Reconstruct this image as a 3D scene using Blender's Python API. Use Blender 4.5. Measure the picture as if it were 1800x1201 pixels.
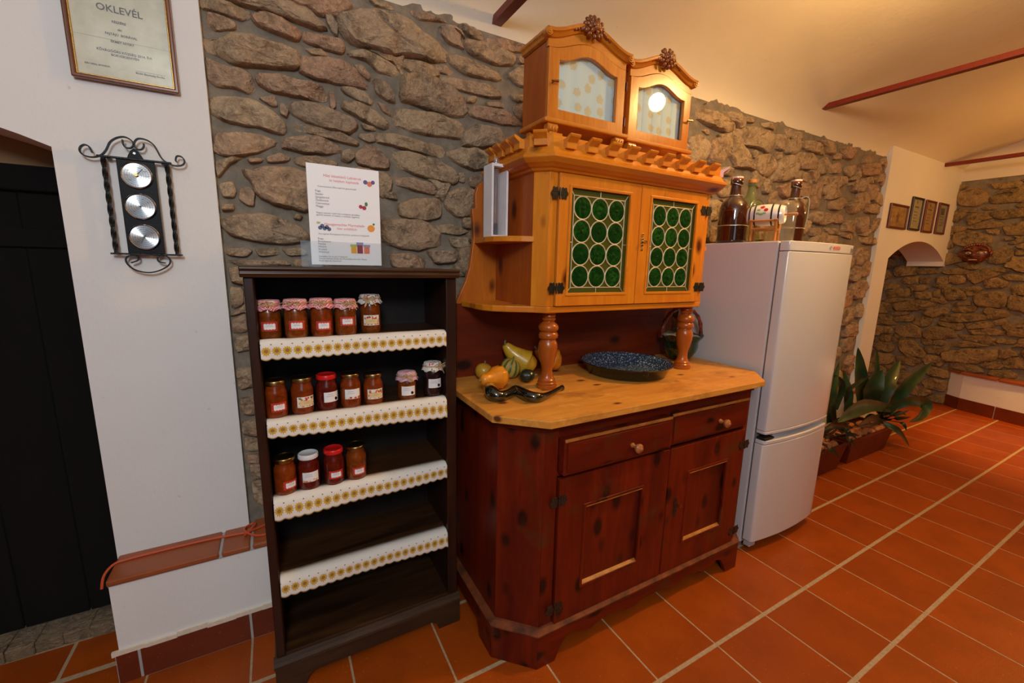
import bpy, bmesh, math, random
import numpy as np
from mathutils import Vector, Matrix, noise as mnoise
for o in list(bpy.data.objects): bpy.data.objects.remove(o)
random.seed(7)
C = bpy.context.scene.collection
SC = bpy.context.scene
PI = math.pi
# ---------------------------------------------------------------- camera, world, lights, exposure
cd = bpy.data.cameras.new('camera'); cam = bpy.data.objects.new('camera', cd); C.objects.link(cam)
cd.sensor_width = 36; cd.sensor_fit = 'HORIZONTAL'; cd.lens = 14.912; cd.clip_start = .02
R_, U_, D_ = (.874104, -.485285, .020995), (.06785, .164764, .983993), (.480977, .858688, -.176965)
cam.matrix_world = Matrix(((R_[0], U_[0], -D_[0], -.76758), (R_[1], U_[1], -D_[1], -1.46921), (R_[2], U_[2], -D_[2], 1.41437), (0, 0, 0, 1)))
SC.camera = cam
w = bpy.data.worlds.new('daylight'); SC.world = w; w.use_nodes = True
w.node_tree.nodes['Background'].inputs[0].default_value = (.72, .85, 1, 1); w.node_tree.nodes['Background'].inputs[1].default_value = 1.0
def lamp(name, kind, loc, power, col, size=.05, rot=(0, 0, 0), sy=None, angle=None):
    l = bpy.data.lights.new(name, kind); l.energy = power; l.color = col
    if kind == 'AREA':
        l.size = size
        if sy: l.shape = 'RECTANGLE'; l.size_y = sy
    else: l.shadow_soft_size = size
    if kind == 'SPOT': l.spot_size = angle; l.spot_blend = .8
    o = bpy.data.objects.new(name, l); o.location = loc; o.rotation_euler = rot; C.objects.link(o); return o
WARM = (1.0, .60, .21)
lamp('lamp_near', 'POINT', (1.53, -.92, 2.50), 44, WARM, .05)
lamp('lamp_near_downlight', 'SPOT', (1.53, -.92, 2.49), 26, WARM, .05, (0, 0, 0), angle=2.9)
lamp('lamp_far', 'POINT', (4.55, -1.25, 2.25), 34, (1, .50, .12), .06)
lamp('lamp_far_downlight', 'SPOT', (4.75, -.85, 2.20), 170, (1, .52, .14), .05, (0, 0, 0), angle=1.15)
lamp('added_cool_light', 'POINT', (-1.15, -2.45, 2.35), 100, (.82, .91, 1.0), .22)  # added cool light for the left of the room; no ceiling fixture known
SC.view_settings.view_transform = 'Standard'; SC.view_settings.look = 'None'
SC.view_settings.gamma = 1; SC.view_settings.use_curve_mapping = False
SC.view_settings.exposure = 0.0
STONES_BACK=[(-0.913,2.231,-0.876,2.241,-0.785,2.24,-0.78,2.218,-0.801,2.202,-0.854,2.204,-0.912,2.208),
(-0.898,2.196,-0.855,2.198,-0.821,2.19,-0.826,2.168,-0.877,2.152,-0.901,2.165),
(-0.863,2.245,-0.67,2.3,-0.6,2.291,-0.557,2.267,-0.544,2.248,-0.566,2.231,-0.639,2.238,-0.742,2.245,-0.82,2.244),
(-0.773,2.226,-0.742,2.242,-0.674,2.232,-0.633,2.218,-0.627,2.197,-0.642,2.181,-0.705,2.185,-0.765,2.201),
(-0.619,2.214,-0.559,2.214,-0.498,2.215,-0.481,2.196,-0.492,2.172,-0.562,2.173,-0.613,2.186),
(-0.483,2.286,-0.446,2.315,-0.363,2.335,-0.278,2.333,-0.206,2.319,-0.131,2.297,-0.073,2.268,-0.083,2.236,-0.17,2.221,-0.263,2.22,-0.316,2.205,-0.418,2.215,-0.466,2.215,-0.485,2.248),
(-0.911,2.116,-0.88,2.121,-0.84,2.147,-0.775,2.153,-0.708,2.145,-0.645,2.135,-0.644,2.098,-0.656,2.082,-0.727,2.073,-0.835,2.059,-0.877,2.081,-0.911,2.083),
(-0.614,2.164,-0.562,2.173,-0.532,2.161,-0.54,2.152,-0.593,2.147),
(-0.627,2.128,-0.563,2.139,-0.485,2.145,-0.438,2.129,-0.402,2.089,-0.411,2.072,-0.505,2.067,-0.583,2.067,-0.623,2.081),
(-0.468,2.188,-0.426,2.201,-0.352,2.187,-0.291,2.173,-0.282,2.154,-0.309,2.14,-0.362,2.141,-0.403,2.168,-0.46,2.17),
(-0.913,2.059,-0.874,2.047,-0.809,2.047,-0.787,2.038,-0.782,1.993,-0.798,1.975,-0.84,1.988,-0.886,1.979,-0.914,1.997),
(-0.77,2.038,-0.715,2.05,-0.629,2.046,-0.561,2.04,-0.553,2.011,-0.567,1.994,-0.647,1.993,-0.739,1.997,-0.769,2.013),
(-0.541,2.037,-0.523,2.033,-0.52,1.986,-0.532,1.972,-0.541,1.982),
(-0.497,2.057,-0.457,2.065,-0.407,2.055,-0.384,2.031,-0.392,2.016,-0.442,2.024,-0.486,2.04),
(-0.449,2.15,-0.42,2.148,-0.392,2.119,-0.397,2.102,-0.43,2.118),
(-0.38,2.109,-0.337,2.106,-0.303,2.072,-0.296,2.04,-0.321,2.039,-0.369,2.063),
(-0.543,2.303,-0.525,2.297,-0.5,2.259,-0.504,2.228,-0.52,2.235,-0.538,2.264),
(-0.268,2.207,-0.227,2.212,-0.132,2.195,-0.113,2.174,-0.152,2.157,-0.228,2.162,-0.264,2.179),
(-0.161,2.21,-0.093,2.221,-0.048,2.209,-0.073,2.191,-0.132,2.195),
(-0.083,2.262,-0.032,2.269,0.072,2.258,0.161,2.246,0.193,2.229,0.15,2.216,0.009,2.208,-0.053,2.23),
(-0.118,2.173,-0.043,2.184,0.073,2.186,0.151,2.174,0.165,2.149,0.118,2.138,-0.012,2.142,-0.093,2.148),
(-0.269,2.136,-0.228,2.154,-0.142,2.155,-0.063,2.132,-0.001,2.108,0.009,2.065,-0.022,2.037,-0.114,2.034,-0.211,2.047,-0.271,2.057),
(-0.295,2.019,-0.23,2.026,-0.114,2.025,-0.022,2.014,0.001,1.981,-0.012,1.949,-0.115,1.945,-0.232,1.944,-0.297,1.959),
(-0.002,2.333,0.072,2.342,0.182,2.341,0.237,2.322,0.229,2.293,0.149,2.277,0.051,2.288,0.009,2.3),
(0.104,2.376,0.203,2.387,0.285,2.384,0.298,2.362,0.227,2.348,0.126,2.35),
(-0.106,2.365,-0.062,2.364,-0.017,2.35,-0.022,2.332,-0.002,2.302,-0.072,2.311,-0.102,2.337),
(-0.223,2.399,-0.177,2.404,-0.082,2.405,-0.072,2.387,-0.13,2.376,-0.187,2.365,-0.218,2.38),
(-0.052,2.4,0.029,2.4,0.08,2.383,0.082,2.362,0.019,2.359,-0.042,2.382),
(0.201,2.249,0.252,2.289,0.348,2.319,0.351,2.224,0.266,2.216),
(0.251,2.33,0.346,2.357,0.347,2.327,0.264,2.307),
(-0.908,1.943,-0.862,1.955,-0.796,1.957,-0.743,1.938,-0.703,1.9,-0.695,1.867,-0.713,1.86,-0.782,1.872,-0.862,1.873,-0.909,1.886),
(-0.666,1.971,-0.603,1.979,-0.526,1.969,-0.462,1.948,-0.453,1.917,-0.472,1.898,-0.545,1.898,-0.622,1.913,-0.665,1.937),
(-0.5,2.006,-0.442,2.012,-0.375,1.996,-0.328,1.971,-0.327,1.942,-0.351,1.935,-0.428,1.954,-0.493,1.983),
(-0.365,2.035,-0.331,2.021,-0.303,1.996,-0.309,1.987,-0.349,2.001),
(0.015,2.079,0.074,2.095,0.21,2.096,0.301,2.068,0.301,2.053,0.188,2.04,0.052,2.045,0.015,2.061),
(0.009,2.124,0.063,2.129,0.041,2.103,0.009,2.101),
(0.101,2.118,0.186,2.134,0.198,2.113,0.118,2.103),
(0.226,2.175,0.34,2.183,0.341,2.149,0.244,2.15),
(-0.663,1.903,-0.606,1.912,-0.529,1.901,-0.448,1.873,-0.445,1.859,-0.515,1.863,-0.593,1.875,-0.661,1.88),
(-0.707,1.838,-0.662,1.86,-0.578,1.869,-0.523,1.849,-0.512,1.831,-0.549,1.813,-0.643,1.808,-0.702,1.812),
(-0.439,1.903,-0.387,1.911,-0.379,1.887,-0.406,1.877,-0.443,1.89),
(-0.433,1.941,-0.377,1.938,-0.378,1.925,-0.421,1.921),
(-0.369,1.914,-0.316,1.922,-0.214,1.912,-0.116,1.908,-0.095,1.889,-0.106,1.862,-0.195,1.866,-0.308,1.876,-0.366,1.885),
(-0.908,1.83,-0.852,1.842,-0.77,1.847,-0.736,1.834,-0.734,1.819,-0.782,1.789,-0.851,1.765,-0.911,1.771),
(-0.001,1.971,0.053,2.013,0.142,2.022,0.224,1.987,0.225,1.958,0.12,1.938,0.042,1.922,-0.007,1.924),
(-0.08,1.886,-0.033,1.907,0.064,1.916,0.121,1.895,0.11,1.845,0.032,1.827,-0.054,1.853),
(-0.463,1.825,-0.415,1.865,-0.363,1.856,-0.332,1.817,-0.338,1.786,-0.4,1.782,-0.452,1.793),
(-0.318,1.845,-0.262,1.865,-0.156,1.848,-0.065,1.819,-0.035,1.78,-0.055,1.759,-0.177,1.769,-0.282,1.797,-0.314,1.819),
(-0.762,1.773,-0.718,1.794,-0.682,1.784,-0.69,1.771,-0.756,1.758),
(-0.67,1.785,-0.597,1.799,-0.526,1.788,-0.535,1.77,-0.631,1.758,-0.668,1.766),
(-0.504,1.832,-0.466,1.845,-0.457,1.817,-0.485,1.793,-0.51,1.798),
(-0.909,1.742,-0.858,1.764,-0.831,1.764,-0.873,1.74,-0.91,1.691,-0.913,1.72),
(-0.832,1.715,-0.757,1.743,-0.684,1.748,-0.636,1.738,-0.618,1.707,-0.623,1.625,-0.647,1.602,-0.73,1.612,-0.786,1.635,-0.81,1.687),
(-0.298,1.759,-0.236,1.762,-0.158,1.748,-0.133,1.722,-0.148,1.704,-0.237,1.717,-0.294,1.729),
(-0.028,1.809,0.004,1.813,-0.001,1.769,-0.028,1.771),
(0.021,1.795,0.076,1.811,0.094,1.754,0.032,1.753),
(-0.291,1.653,-0.218,1.686,-0.118,1.691,-0.108,1.659,-0.119,1.61,-0.18,1.596,-0.278,1.603),
(-0.086,1.717,-0.033,1.742,0.049,1.74,0.038,1.631,-0.034,1.621,-0.087,1.66),
(-0.913,1.547,-0.874,1.565,-0.79,1.583,-0.718,1.56,-0.659,1.531,-0.642,1.49,-0.724,1.473,-0.811,1.482,-0.893,1.502),
(-0.368,1.699,-0.304,1.697,-0.295,1.67,-0.35,1.674),
(-0.363,1.575,-0.297,1.593,-0.18,1.591,-0.119,1.542,-0.12,1.493,-0.222,1.47,-0.338,1.485,-0.374,1.52),
(-0.85,1.659,-0.818,1.67,-0.806,1.648,-0.813,1.605,-0.833,1.607,-0.856,1.621),
(-0.909,1.668,-0.871,1.68,-0.86,1.651,-0.869,1.627,-0.902,1.628),
(-0.908,1.601,-0.871,1.604,-0.872,1.585,-0.908,1.58),
(-0.129,1.58,-0.066,1.589,0.021,1.56,-0.034,1.542,-0.109,1.548),
(-0.012,1.617,0.035,1.621,0.035,1.571,-0.006,1.578),
(-0.077,1.53,0.022,1.535,0.027,1.489,-0.056,1.488),
(-0.914,1.45,-0.848,1.456,-0.828,1.445,-0.851,1.424,-0.909,1.43),
(-0.822,1.453,-0.747,1.46,-0.745,1.435,-0.808,1.429),
(-0.733,1.456,-0.663,1.463,-0.649,1.438,-0.712,1.432),
(-0.697,1.42,-0.65,1.417,-0.64,1.395,-0.699,1.394),
(-0.91,1.411,-0.728,1.415,-0.706,1.398,-0.874,1.39),
(-0.339,1.452,-0.242,1.455,-0.183,1.433,-0.193,1.393,-0.322,1.396),
(-0.177,1.472,-0.045,1.471,-0.034,1.426,-0.141,1.414),
(-0.818,1.762,-0.769,1.772,-0.777,1.758,-0.812,1.749),
(-0.679,1.587,-0.656,1.581,-0.665,1.564,-0.688,1.57),
(-0.772,1.969,-0.722,1.986,-0.713,1.952,-0.732,1.947),
(-0.705,1.967,-0.679,1.942,-0.688,1.918,-0.709,1.929),
(-0.387,2.38,-0.302,2.396,-0.294,2.375,-0.362,2.368),
(-0.616,1.6,-0.543,1.614,-0.532,1.512,-0.614,1.499),
(-0.585,1.744,-0.504,1.749,-0.481,1.705,-0.572,1.687),
(-0.523,1.684,-0.395,1.688,-0.398,1.608,-0.519,1.608),
(-0.907,1.321,-0.868,1.312,-0.868,1.258,-0.907,1.232),
(-0.911,1.196,-0.867,1.222,-0.865,1.153,-0.909,1.146),
(-0.907,1.137,-0.862,1.139,-0.862,1.083,-0.909,1.077),
(-0.911,1.012,-0.859,1.016,-0.861,0.939,-0.909,0.936),
(-0.91,0.897,-0.86,0.9,-0.861,0.831,-0.908,0.843),
(-0.911,0.809,-0.861,0.806,-0.863,0.741,-0.911,0.76),
(-0.908,0.739,-0.863,0.731,-0.864,0.68,-0.908,0.694),
(-0.908,0.674,-0.865,0.665,-0.866,0.629,-0.906,0.643),
(-0.899,0.631,-0.858,0.622,-0.86,0.56,-0.895,0.573),
(-0.896,0.558,-0.857,0.548,-0.86,0.442,-0.895,0.479),
(1.473,2.329,1.518,2.348,1.706,2.333,1.833,2.317,1.827,2.277,1.745,2.252,1.591,2.265,1.486,2.285),
(1.409,2.174,1.47,2.194,1.541,2.194,1.591,2.149,1.588,2.088,1.539,2.047,1.444,2.046,1.418,2.109),
(1.597,2.165,1.639,2.198,1.741,2.202,1.773,2.167,1.757,2.11,1.7,2.06,1.617,2.061,1.601,2.112),
(1.799,2.171,1.861,2.2,1.917,2.196,1.982,2.148,2.085,2.07,1.982,2.075,1.872,2.065,1.822,2.119),
(1.828,2.269,1.908,2.314,2.061,2.33,2.214,2.314,2.234,2.258,2.209,2.196,2.085,2.212,1.901,2.209,1.84,2.24),
(2.097,2.369,2.169,2.381,2.263,2.368,2.253,2.345,2.146,2.348),
(1.897,2.374,2.03,2.377,2.027,2.357,1.944,2.343),
(2.247,2.302,2.303,2.332,2.401,2.326,2.409,2.292,2.359,2.229,2.294,2.233),
(2.284,2.21,2.345,2.219,2.354,2.181,2.302,2.161),
(2.407,2.266,2.436,2.314,2.518,2.322,2.572,2.245,2.493,2.217,2.417,2.224),
(2.554,2.314,2.634,2.339,2.852,2.34,2.937,2.31,2.908,2.277,2.723,2.275,2.596,2.285),
(2.53,2.222,2.588,2.248,2.745,2.26,2.822,2.215,2.81,2.157,2.649,2.147,2.536,2.169),
(2.327,2.16,2.429,2.208,2.514,2.202,2.525,2.123,2.499,2.057,2.373,2.03,2.293,2.026,2.309,2.097),
(2.068,2.152,2.152,2.179,2.248,2.158,2.278,2.093,2.242,2.046,2.135,2.043,2.08,2.095),
(1.993,2.166,2.059,2.196,2.106,2.182,2.056,2.142),
(2.517,2.086,2.584,2.13,2.764,2.124,2.824,2.074,2.747,2.051,2.598,2.072,2.53,2.069),
(2.835,2.235,2.949,2.269,3.003,2.219,2.983,2.154,2.872,2.136),
(3.032,2.222,3.113,2.252,3.19,2.202,3.156,2.179,3.04,2.16),
(3.016,2.306,3.155,2.316,3.145,2.28,3.049,2.263),
(3.252,2.24,3.384,2.266,3.446,2.212,3.329,2.168,3.257,2.19),
(3.447,2.274,3.687,2.315,3.883,2.318,3.891,2.264,3.698,2.221,3.518,2.2,3.472,2.236),
(3.704,2.205,3.842,2.226,3.878,2.198,3.765,2.169),
(3.629,2.149,3.775,2.143,3.806,2.059,3.723,2.019,3.643,2.076),
(3.345,2.119,3.461,2.168,3.584,2.145,3.583,2.081,3.432,2.056),
(3.047,2.137,3.224,2.162,3.272,2.112,3.149,2.069,3.059,2.099),
(2.932,2.129,3.019,2.133,3.042,2.087,2.959,2.069),
(2.77,1.964,2.854,2.067,2.917,2.113,2.927,1.978,2.941,1.891,2.829,1.882),
(2.936,2.047,3.013,2.05,3.036,2.008,2.96,1.996),
(2.164,2.012,2.244,2.033,2.289,2.008,2.28,1.945,2.203,1.938),
(2.364,1.998,2.487,2.038,2.543,2.016,2.527,1.942,2.428,1.932),
(2.27,1.918,2.337,1.973,2.38,1.928,2.374,1.882,2.279,1.874),
(1.692,2.031,1.792,2.059,1.877,2.038,1.876,2.005,1.762,2.004),
(1.7,1.945,1.754,1.975,1.862,1.971,1.877,1.89,1.771,1.872,1.714,1.899),
(1.636,1.82,1.709,1.85,1.793,1.825,1.8,1.743,1.678,1.722,1.639,1.764),
(1.794,1.858,1.867,1.868,1.858,1.839,1.797,1.838),
(1.656,1.692,1.725,1.672,1.813,1.626,1.805,1.592,1.673,1.586),
(2.821,1.843,2.908,1.874,3.089,1.863,3.143,1.816,3.015,1.772,2.854,1.791),
(3.142,1.856,3.207,1.882,3.345,1.85,3.337,1.808,3.211,1.799),
(3.082,1.953,3.272,2.01,3.33,1.964,3.242,1.905,3.117,1.905),
(3.355,1.955,3.489,2.019,3.588,1.932,3.443,1.889),
(3.645,1.969,3.826,2.006,3.96,1.983,3.956,1.927,3.711,1.92),
(3.576,1.866,3.722,1.887,3.797,1.781,3.652,1.745,3.552,1.8),
(3.809,1.849,3.944,1.892,4.003,1.804,3.866,1.762),
(2.85,1.737,2.98,1.755,3.033,1.707,2.883,1.684),
(3.068,1.76,3.223,1.759,3.323,1.712,3.133,1.712),
(3.346,1.745,3.551,1.734,3.554,1.69,3.37,1.703),
(3.662,1.718,3.932,1.72,3.978,1.664,3.728,1.665),
(1.523,2.236,1.582,2.245,1.617,2.221,1.575,2.214)]
STONES_FAR=[(0.358,2.268,0.224,2.301,0.125,2.237,0.111,2.145,0.194,2.103,0.307,2.135),
(0.103,2.184,-0.007,2.206,-0.139,2.22,-0.155,2.119,0.079,2.121),
(0.123,2.317,0.011,2.32,-0.125,2.313,-0.08,2.259,0.071,2.26),
(0.318,2.105,0.177,2.093,0.186,2.05,0.312,2.062),
(0.148,2.098,0.034,2.106,0.041,2.061,0.136,2.066),
(0.091,2.011,0.04,2.051,-0.164,2.056,-0.176,1.978,-0.002,1.963),
(0.312,1.848,0.189,1.869,0.031,1.803,0.027,1.731,0.195,1.704,0.295,1.739),
(0.24,1.897,0.098,1.96,-0.026,1.945,-0.028,1.885,0.16,1.876),
(-0.033,1.9,-0.182,1.939,-0.204,1.801,-0.068,1.808),
(0.086,1.877,-0.018,1.861,-0.018,1.81,0.065,1.835),
(0.036,1.648,-0.071,1.697,-0.138,1.665,-0.146,1.565,-0.069,1.524,0.02,1.544),
(-0.047,1.779,-0.141,1.775,-0.091,1.747),
(-0.149,1.665,-0.223,1.674,-0.233,1.614,-0.159,1.615),
(0.35,1.442,0.226,1.489,0.095,1.448,0.153,1.419,0.313,1.418),
(0.024,1.471,-0.072,1.503,-0.174,1.475,-0.11,1.443),
(-0.099,1.418,-0.179,1.438,-0.265,1.407,-0.271,1.367,-0.134,1.372),
(0.021,1.355,-0.059,1.4,-0.15,1.358,-0.145,1.3,-0.005,1.282),
(-0.171,1.312,-0.274,1.347,-0.292,1.228,-0.197,1.231),
(0.07,1.18,0.034,1.243,-0.137,1.263,-0.171,1.178,-0.163,1.094,0.027,1.097),
(0.386,1.225,0.328,1.27,0.317,1.161,0.367,1.158),
(0.304,1.226,0.244,1.285,0.142,1.241,0.113,1.155,0.272,1.142),
(0.243,1.111,0.081,1.147,0.074,1.104,0.23,1.078),
(0.702,1.071,0.53,1.122,0.335,1.114,0.317,1.047,0.531,1.002,0.68,0.987),
(0.311,0.951,0.155,1.012,-0.044,1.022,-0.068,0.961,0.14,0.913,0.271,0.908),
(0.553,1.215,0.403,1.224,0.391,1.144,0.514,1.135),
(0.802,1.219,0.586,1.255,0.572,1.154,0.789,1.126),
(0.572,1.472,0.39,1.486,0.38,1.419,0.555,1.414),
(0.387,1.385,0.278,1.406,0.281,1.31,0.364,1.306),
(0.539,1.368,0.426,1.383,0.434,1.314,0.504,1.311),
(0.698,0.906,0.524,0.955,0.495,0.88,0.662,0.859),
(0.671,0.786,0.51,0.856,0.421,0.806,0.406,0.703,0.56,0.688,0.644,0.732),
(0.405,0.78,0.315,0.858,0.161,0.833,0.14,0.75,0.309,0.7,0.389,0.71),
(0.601,0.64,0.483,0.671,0.346,0.539,0.348,0.49,0.492,0.474,0.589,0.554),
(0.221,0.57,0.037,0.65,-0.199,0.671,-0.2,0.568,-0.047,0.503,0.175,0.49),
(0.066,0.84,-0.109,0.886,-0.211,0.869,-0.204,0.826,0.029,0.801),
(0.189,0.692,0.049,0.731,-0.136,0.707,0.009,0.666,0.166,0.647),
(-0.224,0.552,-0.29,0.625,-0.385,0.627,-0.401,0.527,-0.267,0.507),
(-0.138,0.79,-0.305,0.8,-0.299,0.747,-0.159,0.744),
(-0.243,0.936,-0.326,1.009,-0.338,0.929,-0.261,0.908),
(-0.098,0.956,-0.178,0.997,-0.212,0.953,-0.134,0.911),
(0.801,1,0.71,1.063,0.715,0.959),
(0.778,0.7,0.677,0.69,0.685,0.613,0.784,0.596)]
LEAVES=[(2,0.125,[(3.362,0.03,0.314),(3.251,0.03,0.558),(3.165,0.05,0.843)]),(2,0.15,[(3.368,-0.02,0.342),(3.237,-0.06,0.522),(3.304,-0.08,0.677)]),(2,0.12,[(3.538,-0.02,0.316),(3.583,-0.03,0.521),(3.838,0.0,0.69)]),(2,0.115,[(3.654,-0.05,0.308),(3.743,-0.1,0.507),(4.06,-0.14,0.679)]),(2,0.07,[(3.786,0.09,0.287),(3.775,0.12,0.528),(3.755,0.14,0.762)]),(2,0.1,[(3.72,-0.06,0.288),(2.933,-0.17,0.471),(2.481,-0.24,0.517),(2.208,-0.28,0.504)]),(2,0.095,[(3.597,-0.07,0.31),(3.668,-0.16,0.399),(3.88,-0.2,0.348),(3.742,-0.22,0.278),(3.497,-0.23,0.27)]),(2,0.06,[(3.499,-0.07,0.208),(3.023,-0.16,0.361),(2.658,-0.22,0.386)]),(2,0.055,[(3.436,-0.1,0.229),(3.491,-0.18,0.178),(3.716,-0.2,0.013)]),(2,0.05,[(3.571,0.0,0.225),(3.69,-0.05,0.29),(4.074,-0.05,0.343)]),(2,0.04,[(3.348,0.05,0.31),(2.917,-0.02,0.516),(3.072,-0.04,0.609),(3.416,-0.02,0.637)]),(1,0.1,[(2.721,-0.02,0.322),(2.631,-0.04,0.582),(2.787,0.0,0.774)]),(1,0.09,[(3.025,0.0,0.326),(2.992,0.0,0.501),(2.995,0.05,0.673)]),(1,0.06,[(2.913,0.03,0.382),(2.884,0.0,0.55),(2.777,-0.02,0.638),(2.673,-0.03,0.692)]),(1,0.05,[(2.829,-0.02,0.292),(2.551,-0.1,0.478),(2.496,-0.12,0.579)]),(1,0.05,[(2.969,-0.05,0.279),(2.428,-0.18,0.427),(2.169,-0.22,0.43)]),(1,0.035,[(3.003,-0.05,0.248),(2.435,-0.18,0.405),(2.235,-0.2,0.38)]),(1,0.03,[(2.649,-0.06,0.233),(2.599,-0.2,0.323),(2.709,-0.22,0.3)]),(1,0.035,[(2.431,-0.12,0.258),(2.325,-0.22,0.282),(2.436,-0.23,0.199)]),(1,0.03,[(2.777,-0.05,0.241),(2.613,-0.2,0.282),(2.697,-0.21,0.214)]),(1,0.03,[(2.888,-0.05,0.244),(2.783,-0.1,0.351),(2.527,-0.2,0.385),(2.605,-0.22,0.225)]),(3,0.035,[(3.604,-0.03,0.217),(3.423,-0.16,0.315),(3.636,-0.18,0.333)]),(3,0.035,[(3.61,-0.03,0.202),(3.493,-0.16,0.279),(3.695,-0.18,0.265)]),(3,0.03,[(3.67,-0.03,0.192),(3.6,-0.16,0.222),(3.622,-0.19,0.165)]),(3,0.03,[(3.482,-0.03,0.25),(3.295,-0.14,0.378),(3.324,-0.16,0.429)]),(3,0.03,[(3.604,-0.03,0.217),(2.991,-0.16,0.384),(2.848,-0.18,0.379)]),(3,0.03,[(3.634,-0.03,0.212),(3.251,-0.1,0.372),(2.968,-0.16,0.445)]),(3,0.03,[(3.644,-0.03,0.224),(3.52,-0.1,0.293),(3.662,-0.12,0.355)]),(3,0.03,[(3.646,-0.03,0.183),(3.018,-0.16,0.309),(2.65,-0.2,0.364)]),(3,0.03,[(3.665,-0.03,0.207),(3.68,-0.1,0.281),(3.663,-0.16,0.277)]),(1,0.03,[(2.766,-0.02,0.279),(2.61,-0.12,0.409),(2.575,-0.2,0.399)]),(1,0.03,[(2.864,-0.02,0.25),(2.372,-0.18,0.352),(2.273,-0.2,0.347)]),(1,0.03,[(2.837,-0.02,0.267),(2.676,-0.15,0.319),(2.751,-0.2,0.256)]),(1,0.045,[(2.8,0.0,0.314),(2.641,-0.02,0.485),(2.745,0.02,0.643)])]
IRON={'TOPL':[(-1.2142,1.7174),(-1.2191,1.7334),(-1.2287,1.7383),(-1.2388,1.7306),(-1.2412,1.7174),(-1.2322,1.7075),(-1.215,1.7054),(-1.1964,1.7131),(-1.1827,1.7292),(-1.171,1.7534),(-1.1543,1.7683),(-1.1353,1.7738),(-1.1206,1.7666),(-1.1161,1.7558),(-1.123,1.7445),(-1.1355,1.7435),(-1.1411,1.754),(-1.1408,1.7654)],'TOPR':[(-1.0913,1.7614),(-1.0923,1.7516),(-1.0995,1.7428),(-1.1106,1.7432),(-1.1151,1.754),(-1.1113,1.7661),(-1.101,1.7745),(-1.0822,1.7724),(-1.0672,1.761),(-1.0593,1.7426),(-1.0513,1.724),(-1.036,1.7101),(-1.0163,1.7053),(-0.9987,1.7108),(-0.9934,1.7236),(-0.9999,1.7348),(-1.0117,1.7352),(-1.0163,1.7226),(-1.0135,1.717)],'BOT':[(-1.1597,1.3968),(-1.1426,1.4046),(-1.1399,1.4151),(-1.1508,1.4202),(-1.1656,1.4164),(-1.1718,1.404),(-1.1655,1.3876),(-1.1492,1.3732),(-1.1202,1.3664),(-1.0927,1.3727),(-1.0671,1.3893),(-1.0602,1.4066),(-1.0676,1.4192),(-1.0811,1.4209),(-1.0919,1.4143),(-1.0898,1.4017),(-1.0731,1.3978)]}
JARS=[(-0.788,-0.003,1.18,0.116,0.036),(-0.716,-0.021,1.18,0.119,0.037),(-0.644,-0.028,1.18,0.12,0.036),(-0.574,-0.033,1.18,0.117,0.035),(-0.489,0.018,1.18,0.127,0.037),(-0.787,-0.016,0.935,0.118,0.037),(-0.713,-0.012,0.935,0.118,0.037),(-0.64,-0.006,0.935,0.118,0.036),(-0.567,-0.009,0.935,0.115,0.037),(-0.493,-0.006,0.935,0.107,0.037),(-0.376,-0.006,0.935,0.099,0.039),(-0.283,-0.014,0.935,0.127,0.032),(-0.778,-0.046,0.68,0.122,0.036),(-0.709,-0.044,0.68,0.12,0.039),(-0.633,-0.034,0.68,0.122,0.036),(-0.562,-0.045,0.68,0.121,0.035)]
BOTTLE=[(-0.0962,-0.1102,0.964,0.024),(-0.1179,-0.1773,0.966,0.026),(-0.1024,-0.2002,0.96,0.02),(-0.0612,-0.183,0.958,0.018),(-0.0125,-0.155,0.959,0.019),(-0.0092,-0.1993,0.96,0.02),(-0.0079,-0.2447,0.96,0.02),(0.014,-0.2626,0.958,0.018),(0.054,-0.2495,0.953,0.013),(0.1075,-0.2183,0.95,0.01),(0.1564,-0.189,0.949,0.009),(0.184,-0.1766,0.949,0.009)]
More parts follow.
